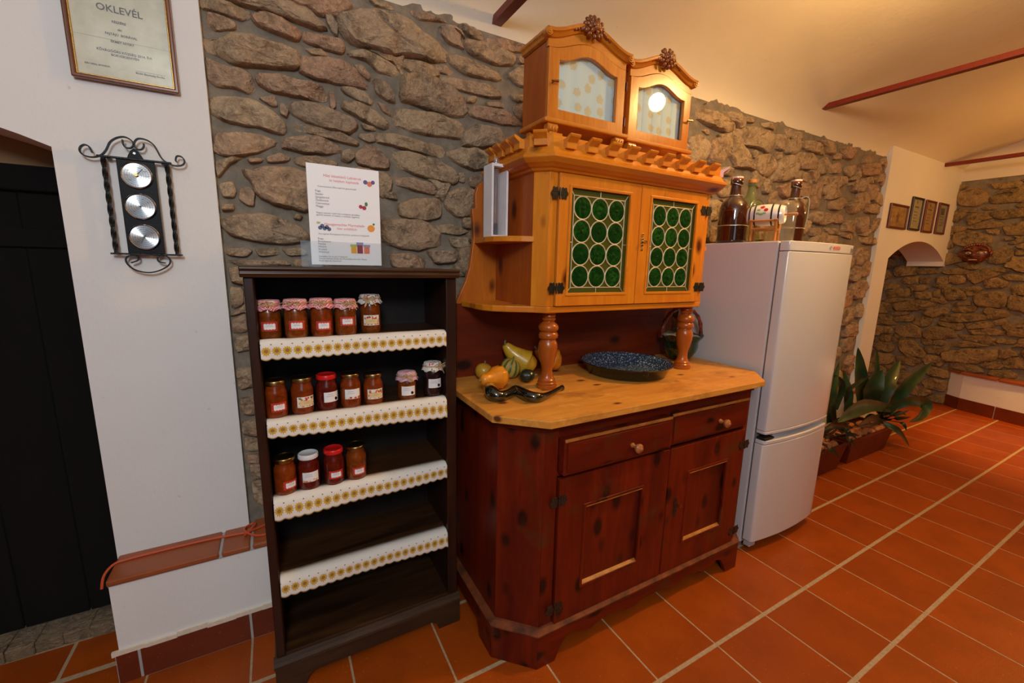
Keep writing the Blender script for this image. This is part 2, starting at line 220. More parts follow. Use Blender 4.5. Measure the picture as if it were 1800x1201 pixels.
# ---------------------------------------------------------------- materials
class NT:
    def __init__(s, name):
        s.m = bpy.data.materials.new(name); s.m.use_nodes = True; s.t = s.m.node_tree; s.n = s.t.nodes; s.b = s.n['Principled BSDF']
    def new(s, ty, **k):
        x = s.n.new('ShaderNode' + ty)
        for a, v in k.items(): setattr(x, a, v)
        return x
    def link(s, a, b): s.t.links.new(a, b)
    def co(s, kind='Object', scale=(1, 1, 1), rnd=0):
        tc = s.new('TexCoord'); mp = s.new('Mapping'); mp.inputs['Scale'].default_value = scale
        s.link(tc.outputs[kind], mp.inputs['Vector'])
        if rnd:
            oi = s.new('ObjectInfo'); ml = s.new('Math', operation='MULTIPLY'); ml.inputs[1].default_value = rnd
            s.link(oi.outputs['Random'], ml.inputs[0]); s.link(ml.outputs[0], mp.inputs['Location'])
        return mp.outputs[0]
    def noise(s, vec, scale, detail=4, rough=.55, dist=0):
        x = s.new('TexNoise'); x.inputs['Scale'].default_value = scale; x.inputs['Detail'].default_value = detail
        x.inputs['Roughness'].default_value = rough; x.inputs['Distortion'].default_value = dist
        s.link(vec, x.inputs['Vector']); return x.outputs['Fac']
    def ramp(s, fac, stops, interp='LINEAR'):
        r = s.new('ValToRGB'); r.color_ramp.interpolation = interp
        e = r.color_ramp.elements
        while len(e) < len(stops): e.new(.5)
        for i, (p, c) in enumerate(stops):
            e[i].position = p; e[i].color = tuple(c) + (1,) if len(c) == 3 else c
        s.link(fac, r.inputs[0]); return r.outputs[0]
    def mix(s, f, a, b, mode='MIX'):
        x = s.new('MixRGB', blend_type=mode)
        for i, v in ((0, f), (1, a), (2, b)):
            if hasattr(v, 'is_linked'): s.link(v, x.inputs[i])
            elif i == 0: x.inputs[0].default_value = v
            else: x.inputs[i].default_value = tuple(v) + (1,)
        return x.outputs[0]
    def math(s, op, a, b=0, c=None):
        x = s.new('Math', operation=op)
        for i, v in enumerate((a, b) if c is None else (a, b, c)):
            if hasattr(v, 'is_linked'): s.link(v, x.inputs[i])
            else: x.inputs[i].default_value = v
        return x.outputs[0]
    def bump(s, h, strength=.3, dist=.01):
        x = s.new('Bump'); x.inputs['Strength'].default_value = strength; x.inputs['Distance'].default_value = dist
        s.link(h, x.inputs['Height']); s.link(x.outputs[0], s.b.inputs['Normal'])
    def set(s, col=None, rough=None, metal=None, spec=None, coat=None, trans=None, ior=None, coatr=None):
        for k, v in (('Base Color', col), ('Roughness', rough), ('Metallic', metal), ('Specular IOR Level', spec), ('Coat Weight', coat), ('Transmission Weight', trans), ('IOR', ior), ('Coat Roughness', coatr)):
            if v is None: continue
            if hasattr(v, 'is_linked'): s.link(v, s.b.inputs[k])
            else: s.b.inputs[k].default_value = tuple(v) + (1,) if k == 'Base Color' else v
        return s.m
def plain(name, col, rough=.5, metal=0, spec=.5, coat=0, var=.0, bump=0, bs=60):
    t = NT(name)
    if var or bump:
        v = t.co('Object', rnd=7)
        n = t.noise(v, bs, 3)
        if var:
            c = t.ramp(n, [(.3, [x*(1-var) for x in col]), (.7, [min(1, x*(1+var)) for x in col])]); t.set(c)
        else: t.set(col)
        if bump: t.bump(n, bump, .003)
    else: t.set(col)
    return t.set(rough=rough, metal=metal, spec=spec, coat=coat)
def wood(name, a, b, knot, axis='x', rough=.4, knots=1.0, grain=1.0, coat=.15, kscale=6.5, wear=None):
    t = NT(name)
    st = {'x': (.13, 1, 1), 'y': (1, .13, 1), 'z': (1, 1, .13)}[axis]
    v = t.co('Object', st, rnd=9)
    n1 = t.noise(v, 9*grain, 3, .5, 1.2); n2 = t.noise(v, 75*grain, 4, .6, .3)
    c = t.ramp(n1, [(.3, b), (.68, a)])
    c = t.mix(t.math('MULTIPLY', t.ramp(n2, [(.42, (0, 0, 0)), (.6, (1, 1, 1))]), .45), c, b)
    if knots:
        ks = {'x': (.55, 1, 1), 'y': (1, .55, 1), 'z': (1, 1, .55)}[axis]
        kv = t.co('Object', ks, rnd=5)
        vo = t.new('TexVoronoi'); vo.inputs['Scale'].default_value = kscale; t.link(kv, vo.inputs['Vector'])
        wob = t.noise(kv, 25, 2)
        d = t.math('ADD', vo.outputs['Distance'], t.math('MULTIPLY', t.math('SUBTRACT', wob, .5), .10))
        k = t.ramp(d, [(.10*knots, (1, 1, 1)), (.135*knots, (.6, .6, .6)), (.20*knots, (0, 0, 0))])
        c = t.mix(k, c, knot)
    if wear:
        wn = t.noise(t.co('Object'), 9, 4, .65)
        c = t.mix(t.ramp(wn, [(.56, (0, 0, 0)), (.72, (.75, .75, .75))]), c, wear)
    t.bump(n2, .12, .002)
    return t.set(c, rough=rough, coat=coat, coatr=.25, spec=.35)
def glassy(name, tint, alpha, rough=.03, vary=None):      # thin clear sheet: tinted see-through plus a sharp surface reflection
    t = NT(name); n = t.n; n.remove(t.b)
    tr = t.new('BsdfTransparent'); tr.inputs[0].default_value = tuple(tint) + (1,)
    gl = t.new('BsdfGlossy'); gl.inputs['Roughness'].default_value = rough
    lw = t.new('LayerWeight'); fr = t.math('ADD', t.math('MULTIPLY', t.math('POWER', lw.outputs['Facing'], 4), .7), .035)
    df = t.new('BsdfDiffuse'); df.inputs[0].default_value = tuple(tint) + (1,)
    if vary:
        oi = t.new('ObjectInfo'); n1 = t.noise(t.co('Object'), 38, 3, .6, 1.5)
        c = t.mix(t.math('MULTIPLY', t.ramp(n1, [(.42, (0, 0, 0)), (.72, (1, 1, 1))]), t.math('ADD', oi.outputs['Random'], .35)), tint, vary)
        t.link(c, df.inputs[0]); t.link(c, tr.inputs[0])
    m1 = t.new('MixShader'); m1.inputs[0].default_value = alpha; t.link(tr.outputs[0], m1.inputs[1]); t.link(df.outputs[0], m1.inputs[2])
    m2 = t.new('MixShader'); t.link(fr, m2.inputs[0]); t.link(m1.outputs[0], m2.inputs[1]); t.link(gl.outputs[0], m2.inputs[2])
    t.link(m2.outputs[0], n['Material Output'].inputs[0]); return t.m
# ---------------------------------------------------------------- geometry
class G:
    def __init__(s): s.v = []; s.f = []; s.uv = None
    def add(s, v, f):
        k = len(s.v); s.v += [tuple(p) for p in v]; s.f += [tuple(i+k for i in q) for q in f]; return s
    def box(s, x0, x1, y0, y1, z0, z1):
        return s.add([(x0,y0,z0),(x1,y0,z0),(x1,y1,z0),(x0,y1,z0),(x0,y0,z1),(x1,y0,z1),(x1,y1,z1),(x0,y1,z1)],
                     [(0,3,2,1),(4,5,6,7),(0,1,5,4),(1,2,6,5),(2,3,7,6),(3,0,4,7)])
    def prism(s, pts, plane, a, b):
        n = len(pts)
        P = {'xz': lambda p, h: (p[0], h, p[1]), 'xy': lambda p, h: (p[0], p[1], h), 'yz': lambda p, h: (h, p[0], p[1])}[plane]
        return s.add([P(p, a) for p in pts] + [P(p, b) for p in pts], [tuple(range(n)), tuple(range(2*n-1, n-1, -1))] + [(i, (i+1) % n, n+(i+1) % n, n+i) for i in range(n)])
    def frame(s, outer, inner, y0, y1):          # ring between two matched xz loops
        n = len(outer); V = [(p[0], y, p[1]) for y in (y0, y1) for L in (outer, inner) for p in L]
        F = []
        for i in range(n):
            j = (i+1) % n
            F += [(i, j, n+j, n+i), (2*n+j, 2*n+i, 3*n+i, 3*n+j), (j, i, 2*n+i, 2*n+j), (n+i, n+j, 3*n+j, 3*n+i)]
        return s.add(V, F)
    def lathe(s, prof, c=(0, 0, 0), n=20, axis='z', cap=True):
        V = []; F = []; m = len(prof)
        for r, h in prof:
            for k in range(n):
                a = 2*PI*k/n; p = (r*math.cos(a), r*math.sin(a), h)
                if axis == 'x': p = (h, p[0], p[1])
                elif axis == 'y': p = (p[0], h, p[1])
                V.append((c[0]+p[0], c[1]+p[1], c[2]+p[2]))
        for i in range(m-1):
            for k in range(n): F.append((i*n+k, i*n+(k+1) % n, (i+1)*n+(k+1) % n, (i+1)*n+k))
        if cap: F += [tuple(range(n-1, -1, -1)), tuple(range((m-1)*n, m*n))]
        return s.add(V, F)
    def ell(s, c, r, n=14, m=8, fn=None):
        prof = [(max(math.sin(PI*i/m), .02), -math.cos(PI*i/m)) for i in range(m+1)]
        g = G().lathe(prof, n=n); V = []
        for p in g.v:
            k = fn(p) if fn else 1
            V.append((c[0]+p[0]*r[0]*k, c[1]+p[1]*r[1]*k, c[2]+p[2]*r[2]*k))
        return s.add(V, g.f)
    def tube(s, pts, r, n=8, closed=False, flat=None, twist=0, up=None):
        P = [Vector(p) for p in pts]; m = len(P); V = []; F = []; prev = None
        for i, p in enumerate(P):
            a = P[(i-1) % m] if (closed or i > 0) else p; b = P[(i+1) % m] if (closed or i < m-1) else p
            t = (b-a).normalized()
            if up is not None: u = (Vector(up) - t*t.dot(Vector(up))).normalized()
            elif prev is None: u = t.orthogonal().normalized()
            else: u = (prev - t*t.dot(prev)).normalized()
            prev = u; w_ = t.cross(u); rr = r[i] if isinstance(r, (list, tuple)) else r
            for k in range(n):
                an = 2*PI*k/n + twist*i + PI/4
                q = u*math.cos(an)*rr*(flat[0] if flat else 1) + w_*math.sin(an)*rr*(flat[1] if flat else 1)
                V.append(p+q)
        for i in range(m if closed else m-1):
            for k in range(n): F.append((i*n+k, i*n+(k+1) % n, ((i+1) % m)*n+(k+1) % n, ((i+1) % m)*n+k))
        if not closed: F += [tuple(range(n-1, -1, -1)), tuple(range((m-1)*n, m*n))]
        return s.add(V, F)
    def xf(s, M):
        s.v = [tuple(M @ Vector(p)) for p in s.v]; return s
def smooth_path(pts, sub=4, closed=False):       # Catmull-Rom
    P = [Vector(p) for p in pts]; n = len(P); out = []
    for i in range(n if closed else n-1):
        if closed: a, b, c, d = P[(i-1) % n], P[i], P[(i+1) % n], P[(i+2) % n]
        else: a, b, c, d = P[max(i-1, 0)], P[i], P[i+1], P[min(i+2, n-1)]
        for k in range(sub):
            t = k/sub; out.append(.5*((2*b)+(c-a)*t+(2*a-5*b+4*c-d)*t*t+(3*b-a-3*c+d)*t**3))
    if not closed: out.append(P[-1])
    return out
ORG = {}
STONES_BACK = [list(zip(p[::2], p[1::2])) for p in STONES_BACK]; STONES_FAR = [list(zip(p[::2], p[1::2])) for p in STONES_FAR]
def mk(name, g, m, parent=None, smooth=False, bevel=0, stuff=False, angle=38, uv=None):
    o_ = ORG.get(parent.name, Vector()) if parent else Vector()
    me = bpy.data.meshes.new(name)
    me.from_pydata([tuple(Vector(p)-o_) for p in g.v], [], g.f)
    bm = bmesh.new(); bm.from_mesh(me); bmesh.ops.recalc_face_normals(bm, faces=bm.faces)
    if uv:
        L = bm.loops.layers.uv.new('UVMap'); bm.verts.ensure_lookup_table()
        for f in bm.faces:
            for l in f.loops: l[L].uv = uv[l.vert.index]
    bm.to_mesh(me); bm.free()
    if smooth:
        me.polygons.foreach_set('use_smooth', [True]*len(me.polygons))
        me.set_sharp_from_angle(angle=math.radians(angle))
    me.materials.append(m)
    ob = bpy.data.objects.new(name, me); C.objects.link(ob)
    if parent: ob.parent = parent; ORG[ob.name] = o_
    if bevel:
        b = ob.modifiers.new('bevel', 'BEVEL'); b.width = bevel; b.segments = 2; b.limit_method = 'ANGLE'; b.angle_limit = math.radians(35)
        b.harden_normals = False
    if stuff: ob['kind'] = 'stuff'
    return ob
def tag(o, label, cat, group=None):
    o['label'] = label; o['category'] = cat
    if group: o['group'] = group
    return o
def thing(name, loc, label, cat, group=None):    # empty at the thing's base; parts are given in world coordinates
    o = bpy.data.objects.new(name, None); o.empty_display_size = .05; o.location = loc; C.objects.link(o)
    ORG[o.name] = Vector(loc); return tag(o, label, cat, group)
def struct(name, g, m, **k):
    o = mk(name, g, m, **k); o['kind'] = 'structure'; return o
def sroot(name):
    o = bpy.data.objects.new(name, None); C.objects.link(o); o['kind'] = 'structure'; return o
def text(name, s, m, parent, org, ux, uy, size, align='CENTER', bold=0, depth=.0003):  # flat print laid on a surface
    cu = bpy.data.curves.new('t', 'FONT'); cu.body = s; cu.size = size; cu.align_x = align; cu.offset = bold; cu.resolution_u = 2
    cu.align_y = 'CENTER'
    ob = bpy.data.objects.new('t', cu); C.objects.link(ob)
    dg = bpy.context.evaluated_depsgraph_get(); me = bpy.data.meshes.new_from_object(ob.evaluated_get(dg))
    bpy.data.objects.remove(ob); bpy.data.curves.remove(cu)
    ux = Vector(ux).normalized(); uy = Vector(uy).normalized(); o_ = Vector(org)-(ORG.get(parent.name, Vector()))
    for v in me.vertices: v.co = o_ + ux*v.co.x + uy*v.co.y
    me.materials.clear(); me.materials.append(m); me.name = name
    o = bpy.data.objects.new(name, me); C.objects.link(o); o.parent = parent; return o
def copy_tree(o, parent=None):
    c = o.copy(); C.objects.link(c); c.parent = parent
    for ch in list(o.children): copy_tree(ch, c)
    return c
def rn(a, b): return random.uniform(a, b)
# ---------------------------------------------------------------- materials of the setting
def stone_mat(name, cols, dark):
    t = NT(name); v = t.co('Object')
    oi = t.new('ObjectInfo')
    base = t.ramp(oi.outputs['Random'], [(i/(len(cols)-1), c) for i, c in enumerate(cols)])
    n1 = t.noise(v, 14, 5, .62, .6); n2 = t.noise(v, 60, 5, .7)
    c = t.mix(t.ramp(n1, [(.32, (1, 1, 1)), (.52, (0, 0, 0))]), base, dark)
    n3 = t.noise(v, 28, 6, .75, 1.5); c = t.mix(t.math('MULTIPLY', t.ramp(n3, [(.52, (0, 0, 0)), (.60, (1, 1, 1))]), .45), c, dark)
    c = t.mix(t.math('MULTIPLY', t.ramp(n2, [(.5, (0, 0, 0)), (.68, (1, 1, 1))]), .5), c, [min(1, x*1.5) for x in cols[1]])
    t.bump(t.math('ADD', t.math('MULTIPLY', n1, 1.0), t.math('MULTIPLY', n2, .55)), 1.0, .028)
    return t.set(c, rough=.85, spec=.25)
M_STONE = stone_mat('field_stone', [(.50, .335, .20), (.58, .42, .255), (.56, .335, .215), (.50, .37, .245), (.62, .46, .29)], (.23, .165, .105))
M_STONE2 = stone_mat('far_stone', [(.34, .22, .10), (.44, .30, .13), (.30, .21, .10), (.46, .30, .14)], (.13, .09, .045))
def plaster(name, col, b=.25):
    t = NT(name); v = t.co('Object'); n = t.noise(v, 5, 6, .6); n2 = t.noise(v, 1.6, 3)
    c = t.mix(t.ramp(n2, [(.4, (0, 0, 0)), (.7, (.5, .5, .5))]), col, [x*.9 for x in col])
    sp = t.noise(v, 30, 2); c = t.mix(t.ramp(sp, [(.73, (0, 0, 0)), (.78, (.35, .35, .35))]), c, (.5, .38, .28))
    t.bump(n, b, .02); return t.set(c, rough=.8, spec=.3)
M_PLASTER = plaster('white_plaster', (.85, .83, .80))
M_VAULT = plaster('vault_plaster', (.80, .72, .59), .2)
M_MORTAR = NT('mortar'); _v = M_MORTAR.co('Object'); _n = M_MORTAR.noise(_v, 22, 5, .65)
M_MORTAR.bump(_n, .5, .01); M_MORTAR = M_MORTAR.set(M_MORTAR.ramp(_n, [(.3, (.18, .148, .112)), (.7, (.30, .25, .19))]), rough=.95, spec=.2)
def terra(name, a, b, rough=.3, coat=.25):
    t = NT(name); v = t.co('Object', rnd=11); n = t.noise(v, 6, 4); n2 = t.noise(v, 150, 2)
    oi = t.new('ObjectInfo'); c = t.mix(oi.outputs['Random'], a, b)
    c = t.mix(t.ramp(n, [(.4, (0, 0, 0)), (.7, (.6, .6, .6))]), c, [x*.72 for x in a])
    c = t.mix(t.ramp(n2, [(.68, (0, 0, 0)), (.76, (.35, .35, .35))]), c, (.7, .4, .2))
    t.bump(t.math('ADD', n2, t.math('MULTIPLY', n, 3)), .10, .004)
    return t.set(c, rough=rough, coat=coat, coatr=.3, spec=.3)
M_TILE = terra('terracotta_tile', (.31, .052, .002), (.37, .066, .003), .42, .03)
M_SKIRT = terra('skirting_tile', (.15, .024, .007), (.18, .030, .008), .35)
M_LEDGE = terra('ledge_tile', (.34, .085, .025), (.38, .10, .03), .35)
M_GROUT = plain('grout', (.42, .30, .18), .9, var=.15, bs=80)
M_GROUT2 = plain('skirting_grout', (.42, .41, .40), .9)
M_BEAD = plain('cream_mortar_bead', (.78, .66, .52), .8, var=.08, bump=.3)
M_DARKDOOR = wood('shade_black_oak', (.004, .003, .002), (.002, .0015, .001), (.002, .001, .001), 'z', .95, coat=0)  # doorway shade put into the colour: dark door wood taken near black
M_RUST = plain('red_painted_iron', (.20, .018, .008), .45, var=.1)
M_SILL = stone_mat('sill_stone', [(.26, .18, .11), (.34, .25, .16)], (.14, .10, .06))

# ---------------------------------------------------------------- floor
g = G().box(-3.05, 5.9, -4.1, 1.6, -.12, -.0009)
floor = struct('floor', g, M_GROUT)
PX, PY = .31, .32242
tm = None
def tile(x0, x1, y0, y1, par=floor, z0=-.008, z1=0, m=M_TILE, name='tile'):
    return mk(name, G().box(x0, x1, y0, y1, z0, z1), m, par, bevel=.0007)
base_tile = None
for i in range(-7, 19):
    for j in range(-7, 1):
        x0 = i*PX+.0035; y0 = j*PY+.0075; x1 = (i+1)*PX-.0035; y1 = (j+1)*PY-.0075
        if j == 0:
            if i >= 13: y1 = .322-.009
            else: y1 = .203
            if i < -4: y1 = .30
            tile(x0, x1, y0, y1)
        elif base_tile is None: base_tile = tile(0, PX-.007, 0, PY-.015); base_tile.location = (x0, y0, 0)
        else:
            o = base_tile.copy(); o.location = (x0, y0, 0); o.parent = floor; C.objects.link(o)
g = G()
for i in range(-10, 19):
    for j in range(-13, 1):
        if i >= -7 and j >= -7: continue
        g.box(i*PX+.0035, (i+1)*PX-.0035, j*PY+.009, (j+1)*PY-.009, -.008, 0)
mk('distant_tiling', g, M_TILE, floor, stuff=True)
for x0, x1 in ((-2.16, -1.86), (-1.85, -1.505), (-1.494, -1.312)): tile(x0, x1, .322, .485)
for i in range(13, 19): tile(i*PX+.0035, (i+1)*PX-.0035, .331, .63)

# ---------------------------------------------------------------- walls
def arch(xa, xb, spring, rise, n=14):
    hw = (xb-xa)/2; R = (hw*hw+rise*rise)/(2*rise); cx = (xa+xb)/2; cz = spring+rise-R; a0 = math.asin(hw/R)
    return [(cx+R*math.sin(a0-2*a0*k/n), cz+R*math.cos(a0-2*a0*k/n)) for k in range(n+1)]   # right to left
SX0, SX1 = -.917, 3.945
pts = [(-3, 0), (-2.21, 0)] + arch(-2.21, -1.309, 1.727, .093)[::-1] + [(-1.309, 0), (SX0, 0), (SX0, 2.56), (-3, 2.56)]
struct('wall_left', G().prism(pts, 'xz', .341, .62), M_PLASTER)
# stone wall: rough mortar face with the stones set proud of it
WY = .372
nx, nz = 190, 100; V = []; F = []
for a in range(nx+1):
    for b in range(nz+1):
        x = SX0-.02+(SX1+.04-SX0)*a/nx; z = .36+(2.46-.36)*b/nz
        d = mnoise.noise(Vector((x*9, z*9, 3)))*.006+mnoise.noise(Vector((x*30, z*30, 9)))*.003
        V.append((x, WY-d-(.02 if z > 2.30 and mnoise.noise(Vector((x*6, z*14, 1))) > .0 else 0)*0, z))
for a in range(nx):
    for b in range(nz): k = a*(nz+1)+b; F.append((k, k+nz+1, k+nz+2, k+1))
g = G().add(V, F); g.box(SX0-.02, SX1+.02, WY+.015, .62, 0, 2.56)
wall_back = struct('wall_back', g, M_MORTAR, smooth=True)
def inpoly(poly, X, Y):
    r = np.zeros(X.shape, bool); n = len(poly)
    for i in range(n):
        x1, y1 = poly[i]; x2, y2 = poly[(i+1) % n]
        if y1 == y2: continue
        c = ((y1 > Y) != (y2 > Y)) & (X < (x2-x1)*(Y-y1)/(y2-y1)+x1); r ^= c
    return r
def chaikin(P, q=.22):
    out = []
    for i in range(len(P)):
        a = P[i]; b = P[(i+1) % len(P)]
        out += [(a[0]*(1-q)+b[0]*q, a[1]*(1-q)+b[1]*q), (a[0]*q+b[0]*(1-q), a[1]*q+b[1]*(1-q))]
    return out
def resample(P, n):
    L = [0]
    for i in range(len(P)): L.append(L[-1]+math.dist(P[i], P[(i+1) % len(P)]))
    out = []; k = 0
    for j in range(n):
        t = L[-1]*j/n
        while L[k+1] < t: k += 1
        f = (t-L[k])/max(L[k+1]-L[k], 1e-9); a = P[k]; b = P[(k+1) % len(P)]
        out.append((a[0]+(b[0]-a[0])*f, a[1]+(b[1]-a[1])*f))
    return out
def stone(poly, place, par, mat, grow=1.06):
    n = 30; P = resample(chaikin(poly, .12), n)
    cx = sum(p[0] for p in P)/n; cy = sum(p[1] for p in P)/n
    sz = math.sqrt(abs(sum(P[i][0]*P[(i+1) % n][1]-P[(i+1) % n][0]*P[i][1] for i in range(n))/2))
    h = min(.046, .017+sz*.15)*rn(.75, 1.2); s = rn(0, 99)
    def jit(a, b, k): return mnoise.noise(Vector((a*k+s, b*k, s)))
    V = []; F = []; tilt = (rn(-.10, .10), rn(-.04, .16)); cuts = [(rn(0, 2*PI), rn(.45, .8)) for _ in range(3)]
    for f, hh in ((1.03, -.02), (1.01, h*.30), (.985, h*.72), (.93, h*.93), (.76, h*1.0), (.55, h*1.02), (.28, h*1.03)):
        for p in P:
            e = 1+jit(p[0], p[1], 30)*.10
            x = cx+(p[0]-cx)*f*grow*e; y = cy+(p[1]-cy)*f*grow*e; dx = x-cx; dy = y-cy
            hz = hh
            if hh > 0:
                hz = hh + jit(x, y, 14)*h*.34 + (abs(jit(x+9, y, 32))-.2)*h*.42 + jit(x, y+5, 75)*h*.14 + (tilt[0]*dx+tilt[1]*dy)*f
                for an, cut in cuts:            # broken facets
                    dd = (dx*math.cos(an)+dy*math.sin(an))/max(sz*.6, .01)
                    if dd > cut: hz -= (dd-cut)*h*.5
                hz = max(hz, .002)
            V.append(place(x, y, hz))
    V.append(place(cx, cy, h*1.0+jit(cx, cy, 14)*h*.3))
    for r in range(6):
        for k in range(n): F.append((r*n+k, r*n+(k+1) % n, (r+1)*n+(k+1) % n, (r+1)*n+k))
    for k in range(n): F.append((6*n+k, 6*n+(k+1) % n, 7*n))
    return mk('stone', G().add(V, F), mat, par, smooth=True, angle=34)
def fill(polys, x0, x1, z0, z1, spacing, lim, hole=None, res=.01, ax=1.7, seed=3, gap=.010):
    """rubble between the given stones: seeds spread over the free face, each grown out to its neighbours"""
    rs = random.Random(seed)
    nx = int((x1-x0)/res); nz = int((z1-z0)/res)
    X, Z = np.meshgrid(x0+(np.arange(nx)+.5)*res, z0+(np.arange(nz)+.5)*res, indexing='ij')
    occ = np.zeros(X.shape, bool)
    for p in polys: occ |= inpoly(p, X, Z)
    if hole is not None: occ |= hole(X, Z)
    seeds = []
    for _ in range(9000):
        if len(seeds) >= lim-len(polys): break
        cx = rs.uniform(x0, x1); cz = rs.uniform(z0, z1); i = min(nx-1, int((cx-x0)/res)); j = min(nz-1, int((cz-z0)/res))
        if occ[max(i-2, 0):i+3, max(j-1, 0):j+2].any(): continue
        sp = spacing(cx, cz)*rs.uniform(.8, 1.25)
        if all(math.hypot((cx-a)/ax, cz-b) > sp*.5+q*.5 for a, b, q in seeds): seeds.append((cx, cz, sp))
    best = np.full(X.shape, 1e9); lab = np.full(X.shape, -1)
    for k, (a, b, sp) in enumerate(seeds):
        d = np.hypot((X-a)/ax, Z-b)-sp*.5; m = d < best; best[m] = d[m]; lab[m] = k
    lab[occ] = -2; out = []
    for k, (a, b, sp) in enumerate(seeds):
        P = []; ph = rs.uniform(0, 1)
        for t in range(13):
            an = 2*PI*(t+ph*.9)/13; r = 0; c_, s_ = math.cos(an), math.sin(an)
            mx = sp*.62*math.hypot(c_*ax, s_)*rs.uniform(.85, 1.1)
            while r < mx:
                i = int((a+c_*r-x0)/res); j = int((b+s_*r-z0)/res)
                if i < 0 or j < 0 or i >= nx or j >= nz or lab[i, j] != k: break
                r += res*.5
            r = max(r-gap, .006); P.append((a+c_*r, b+s_*r))
        out.append(P)
    return out
clampx = lambda P: [(min(max(x, SX0+.004), SX1-.01), min(max(z, .375), 2.392)) for x, z in P]
SB = [clampx(P) for P in STONES_BACK]
pb = lambda x, z, h: (x, WY-h, z)
for P in SB: stone(P, pb, wall_back, M_STONE, 1.07)
dens = lambda x, z: .20 if (-.6 < x < 2.3 and z < 1.35) else (.115 if x > 1.2 else .10)
more = fill(SB, SX0+.005, SX1-.01, .40, 2.385, dens, 296)
for P in more: stone(P, pb, wall_back, M_STONE, 1.08)

# ceiling: shallow barrel vault springing from the back wall
def vz(y, x=0):
    d = .372-y
    if d <= 0: return 2.40
    e = 1-((2.2-d)/2.2)**2
    return 2.40+.5*math.sqrt(max(e, 0))
V = []; F = []; ny = 60; nx = 90
for a in range(nx+1):
    x = -3.0+8.75*a/nx
    for b in range(ny+1):
        d = -.25 if b == 0 else 4.4*(.5-.5*math.cos(PI*(b-1)/(ny-1)))
        y = .372-d; z = vz(y)
        V.append((x, y, z+mnoise.noise(Vector((x*2.2, y*2.2, 5)))*.012*min(1, max(d, 0)*4)))
for a in range(nx):
    for b in range(ny): k = a*(ny+1)+b; F.append((k, k+1, k+ny+2, k+ny+1))
g = G().add(V, F); k = len(g.v); top = [(x, y, 3.05) for x, y in ((-3, .62), (5.75, .62), (5.75, -4.03), (-3, -4.03))]
g.add(top, [(0, 1, 2, 3)])
struct('ceiling', g, M_VAULT, smooth=True, angle=80)

# plastered pier with an arched opening, standing proud of the stone wall
pts = [(SX1-.005, 0), (4.19, 0)] + arch(4.205, 5.53, 1.55, .18, 18)[::-1] + [(5.53, 1.50), (5.62, 1.50), (5.62, 2.56), (SX1-.005, 2.56)]
struct('wall_pier', G().prism(pts, 'xz', .335, .64), M_PLASTER)
struct('wall_niche', G().box(3.9, 5.7, 1.45, 1.55, 0, 2.0).box(4.05, 4.15, .64, 1.45, 0, 2.0).box(4.05, 5.62, .64, 1.45, 1.78, 1.9), M_PLASTER)
# far stone wall
nx, nz = 110, 80; V = []; F = []
for a in range(nx+1):
    for b in range(nz+1):
        y = 1.45-5.5*a/nx; z = 2.375*b/nz
        V.append((5.6-mnoise.noise(Vector((y*9, z*9, 13)))*.006, y, z))
for a in range(nx):
    for b in range(nz): k = a*(nz+1)+b; F.append((k, k+nz+1, k+nz+2, k+1))
g = G().add(V, F); g.box(5.615, 5.75, -4.05, 1.45, 0, 2.375)
wall_right = struct('wall_right', g, M_MORTAR, smooth=True)
pf = lambda y, z, h: (5.6-h, y, z)
SF = [[(min(y, 1.4), min(max(z, .02), 2.36)) for y, z in P] for P in STONES_FAR]
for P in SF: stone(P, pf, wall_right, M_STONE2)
bench_zone = lambda Y, Z: (Y < .12) & (Z < .40)
more = fill(SF, -.95, 1.25, .02, 2.36, lambda x, z: .105, 290, bench_zone, seed=5, ax=2.2)
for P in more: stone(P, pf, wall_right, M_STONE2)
big = fill([], -4.0, -1.0, .4, 2.36, lambda x, z: .16, 300, None, seed=9, ax=2.2)
g = G()
for P in big:
    n = 10; Q = resample(chaikin(P), n); cx = sum(q[0] for q in Q)/n; cy = sum(q[1] for q in Q)/n
    g.add([pf(*q, -.01) for q in Q] + [pf(cx+(q[0]-cx)*.85, cy+(q[1]-cy)*.85, .03) for q in Q], [(i, (i+1) % n, n+(i+1) % n, n+i) for i in range(n)] + [tuple(range(n, 2*n))])
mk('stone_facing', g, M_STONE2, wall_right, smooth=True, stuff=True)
struct('wall_lunette', G().box(5.585, 5.75, -4.05, .34, 2.372, 3.0), M_VAULT)
# closing walls out of view; the front wall has a window opening
g = G().box(-3.1, -1.75, -4.15, -4.03, 0, 2.6).box(-.25, 5.7, -4.15, -4.03, 0, 2.6).box(-1.75, -.25, -4.15, -4.03, 0, 1.15).box(-1.75, -.25, -4.15, -4.03, 2.35, 2.6)
M_DIM = stone_mat('darkened_unseen_wall', [(.10, .07, .045), (.14, .10, .06)], (.05, .035, .02))  # colour of the unseen walls darkened to cut bounce and reflections
struct('wall_front', g, M_DIM)
struct('wall_side', G().box(-3.1, -3, -4.15, .62, 0, 3.0), M_DIM)

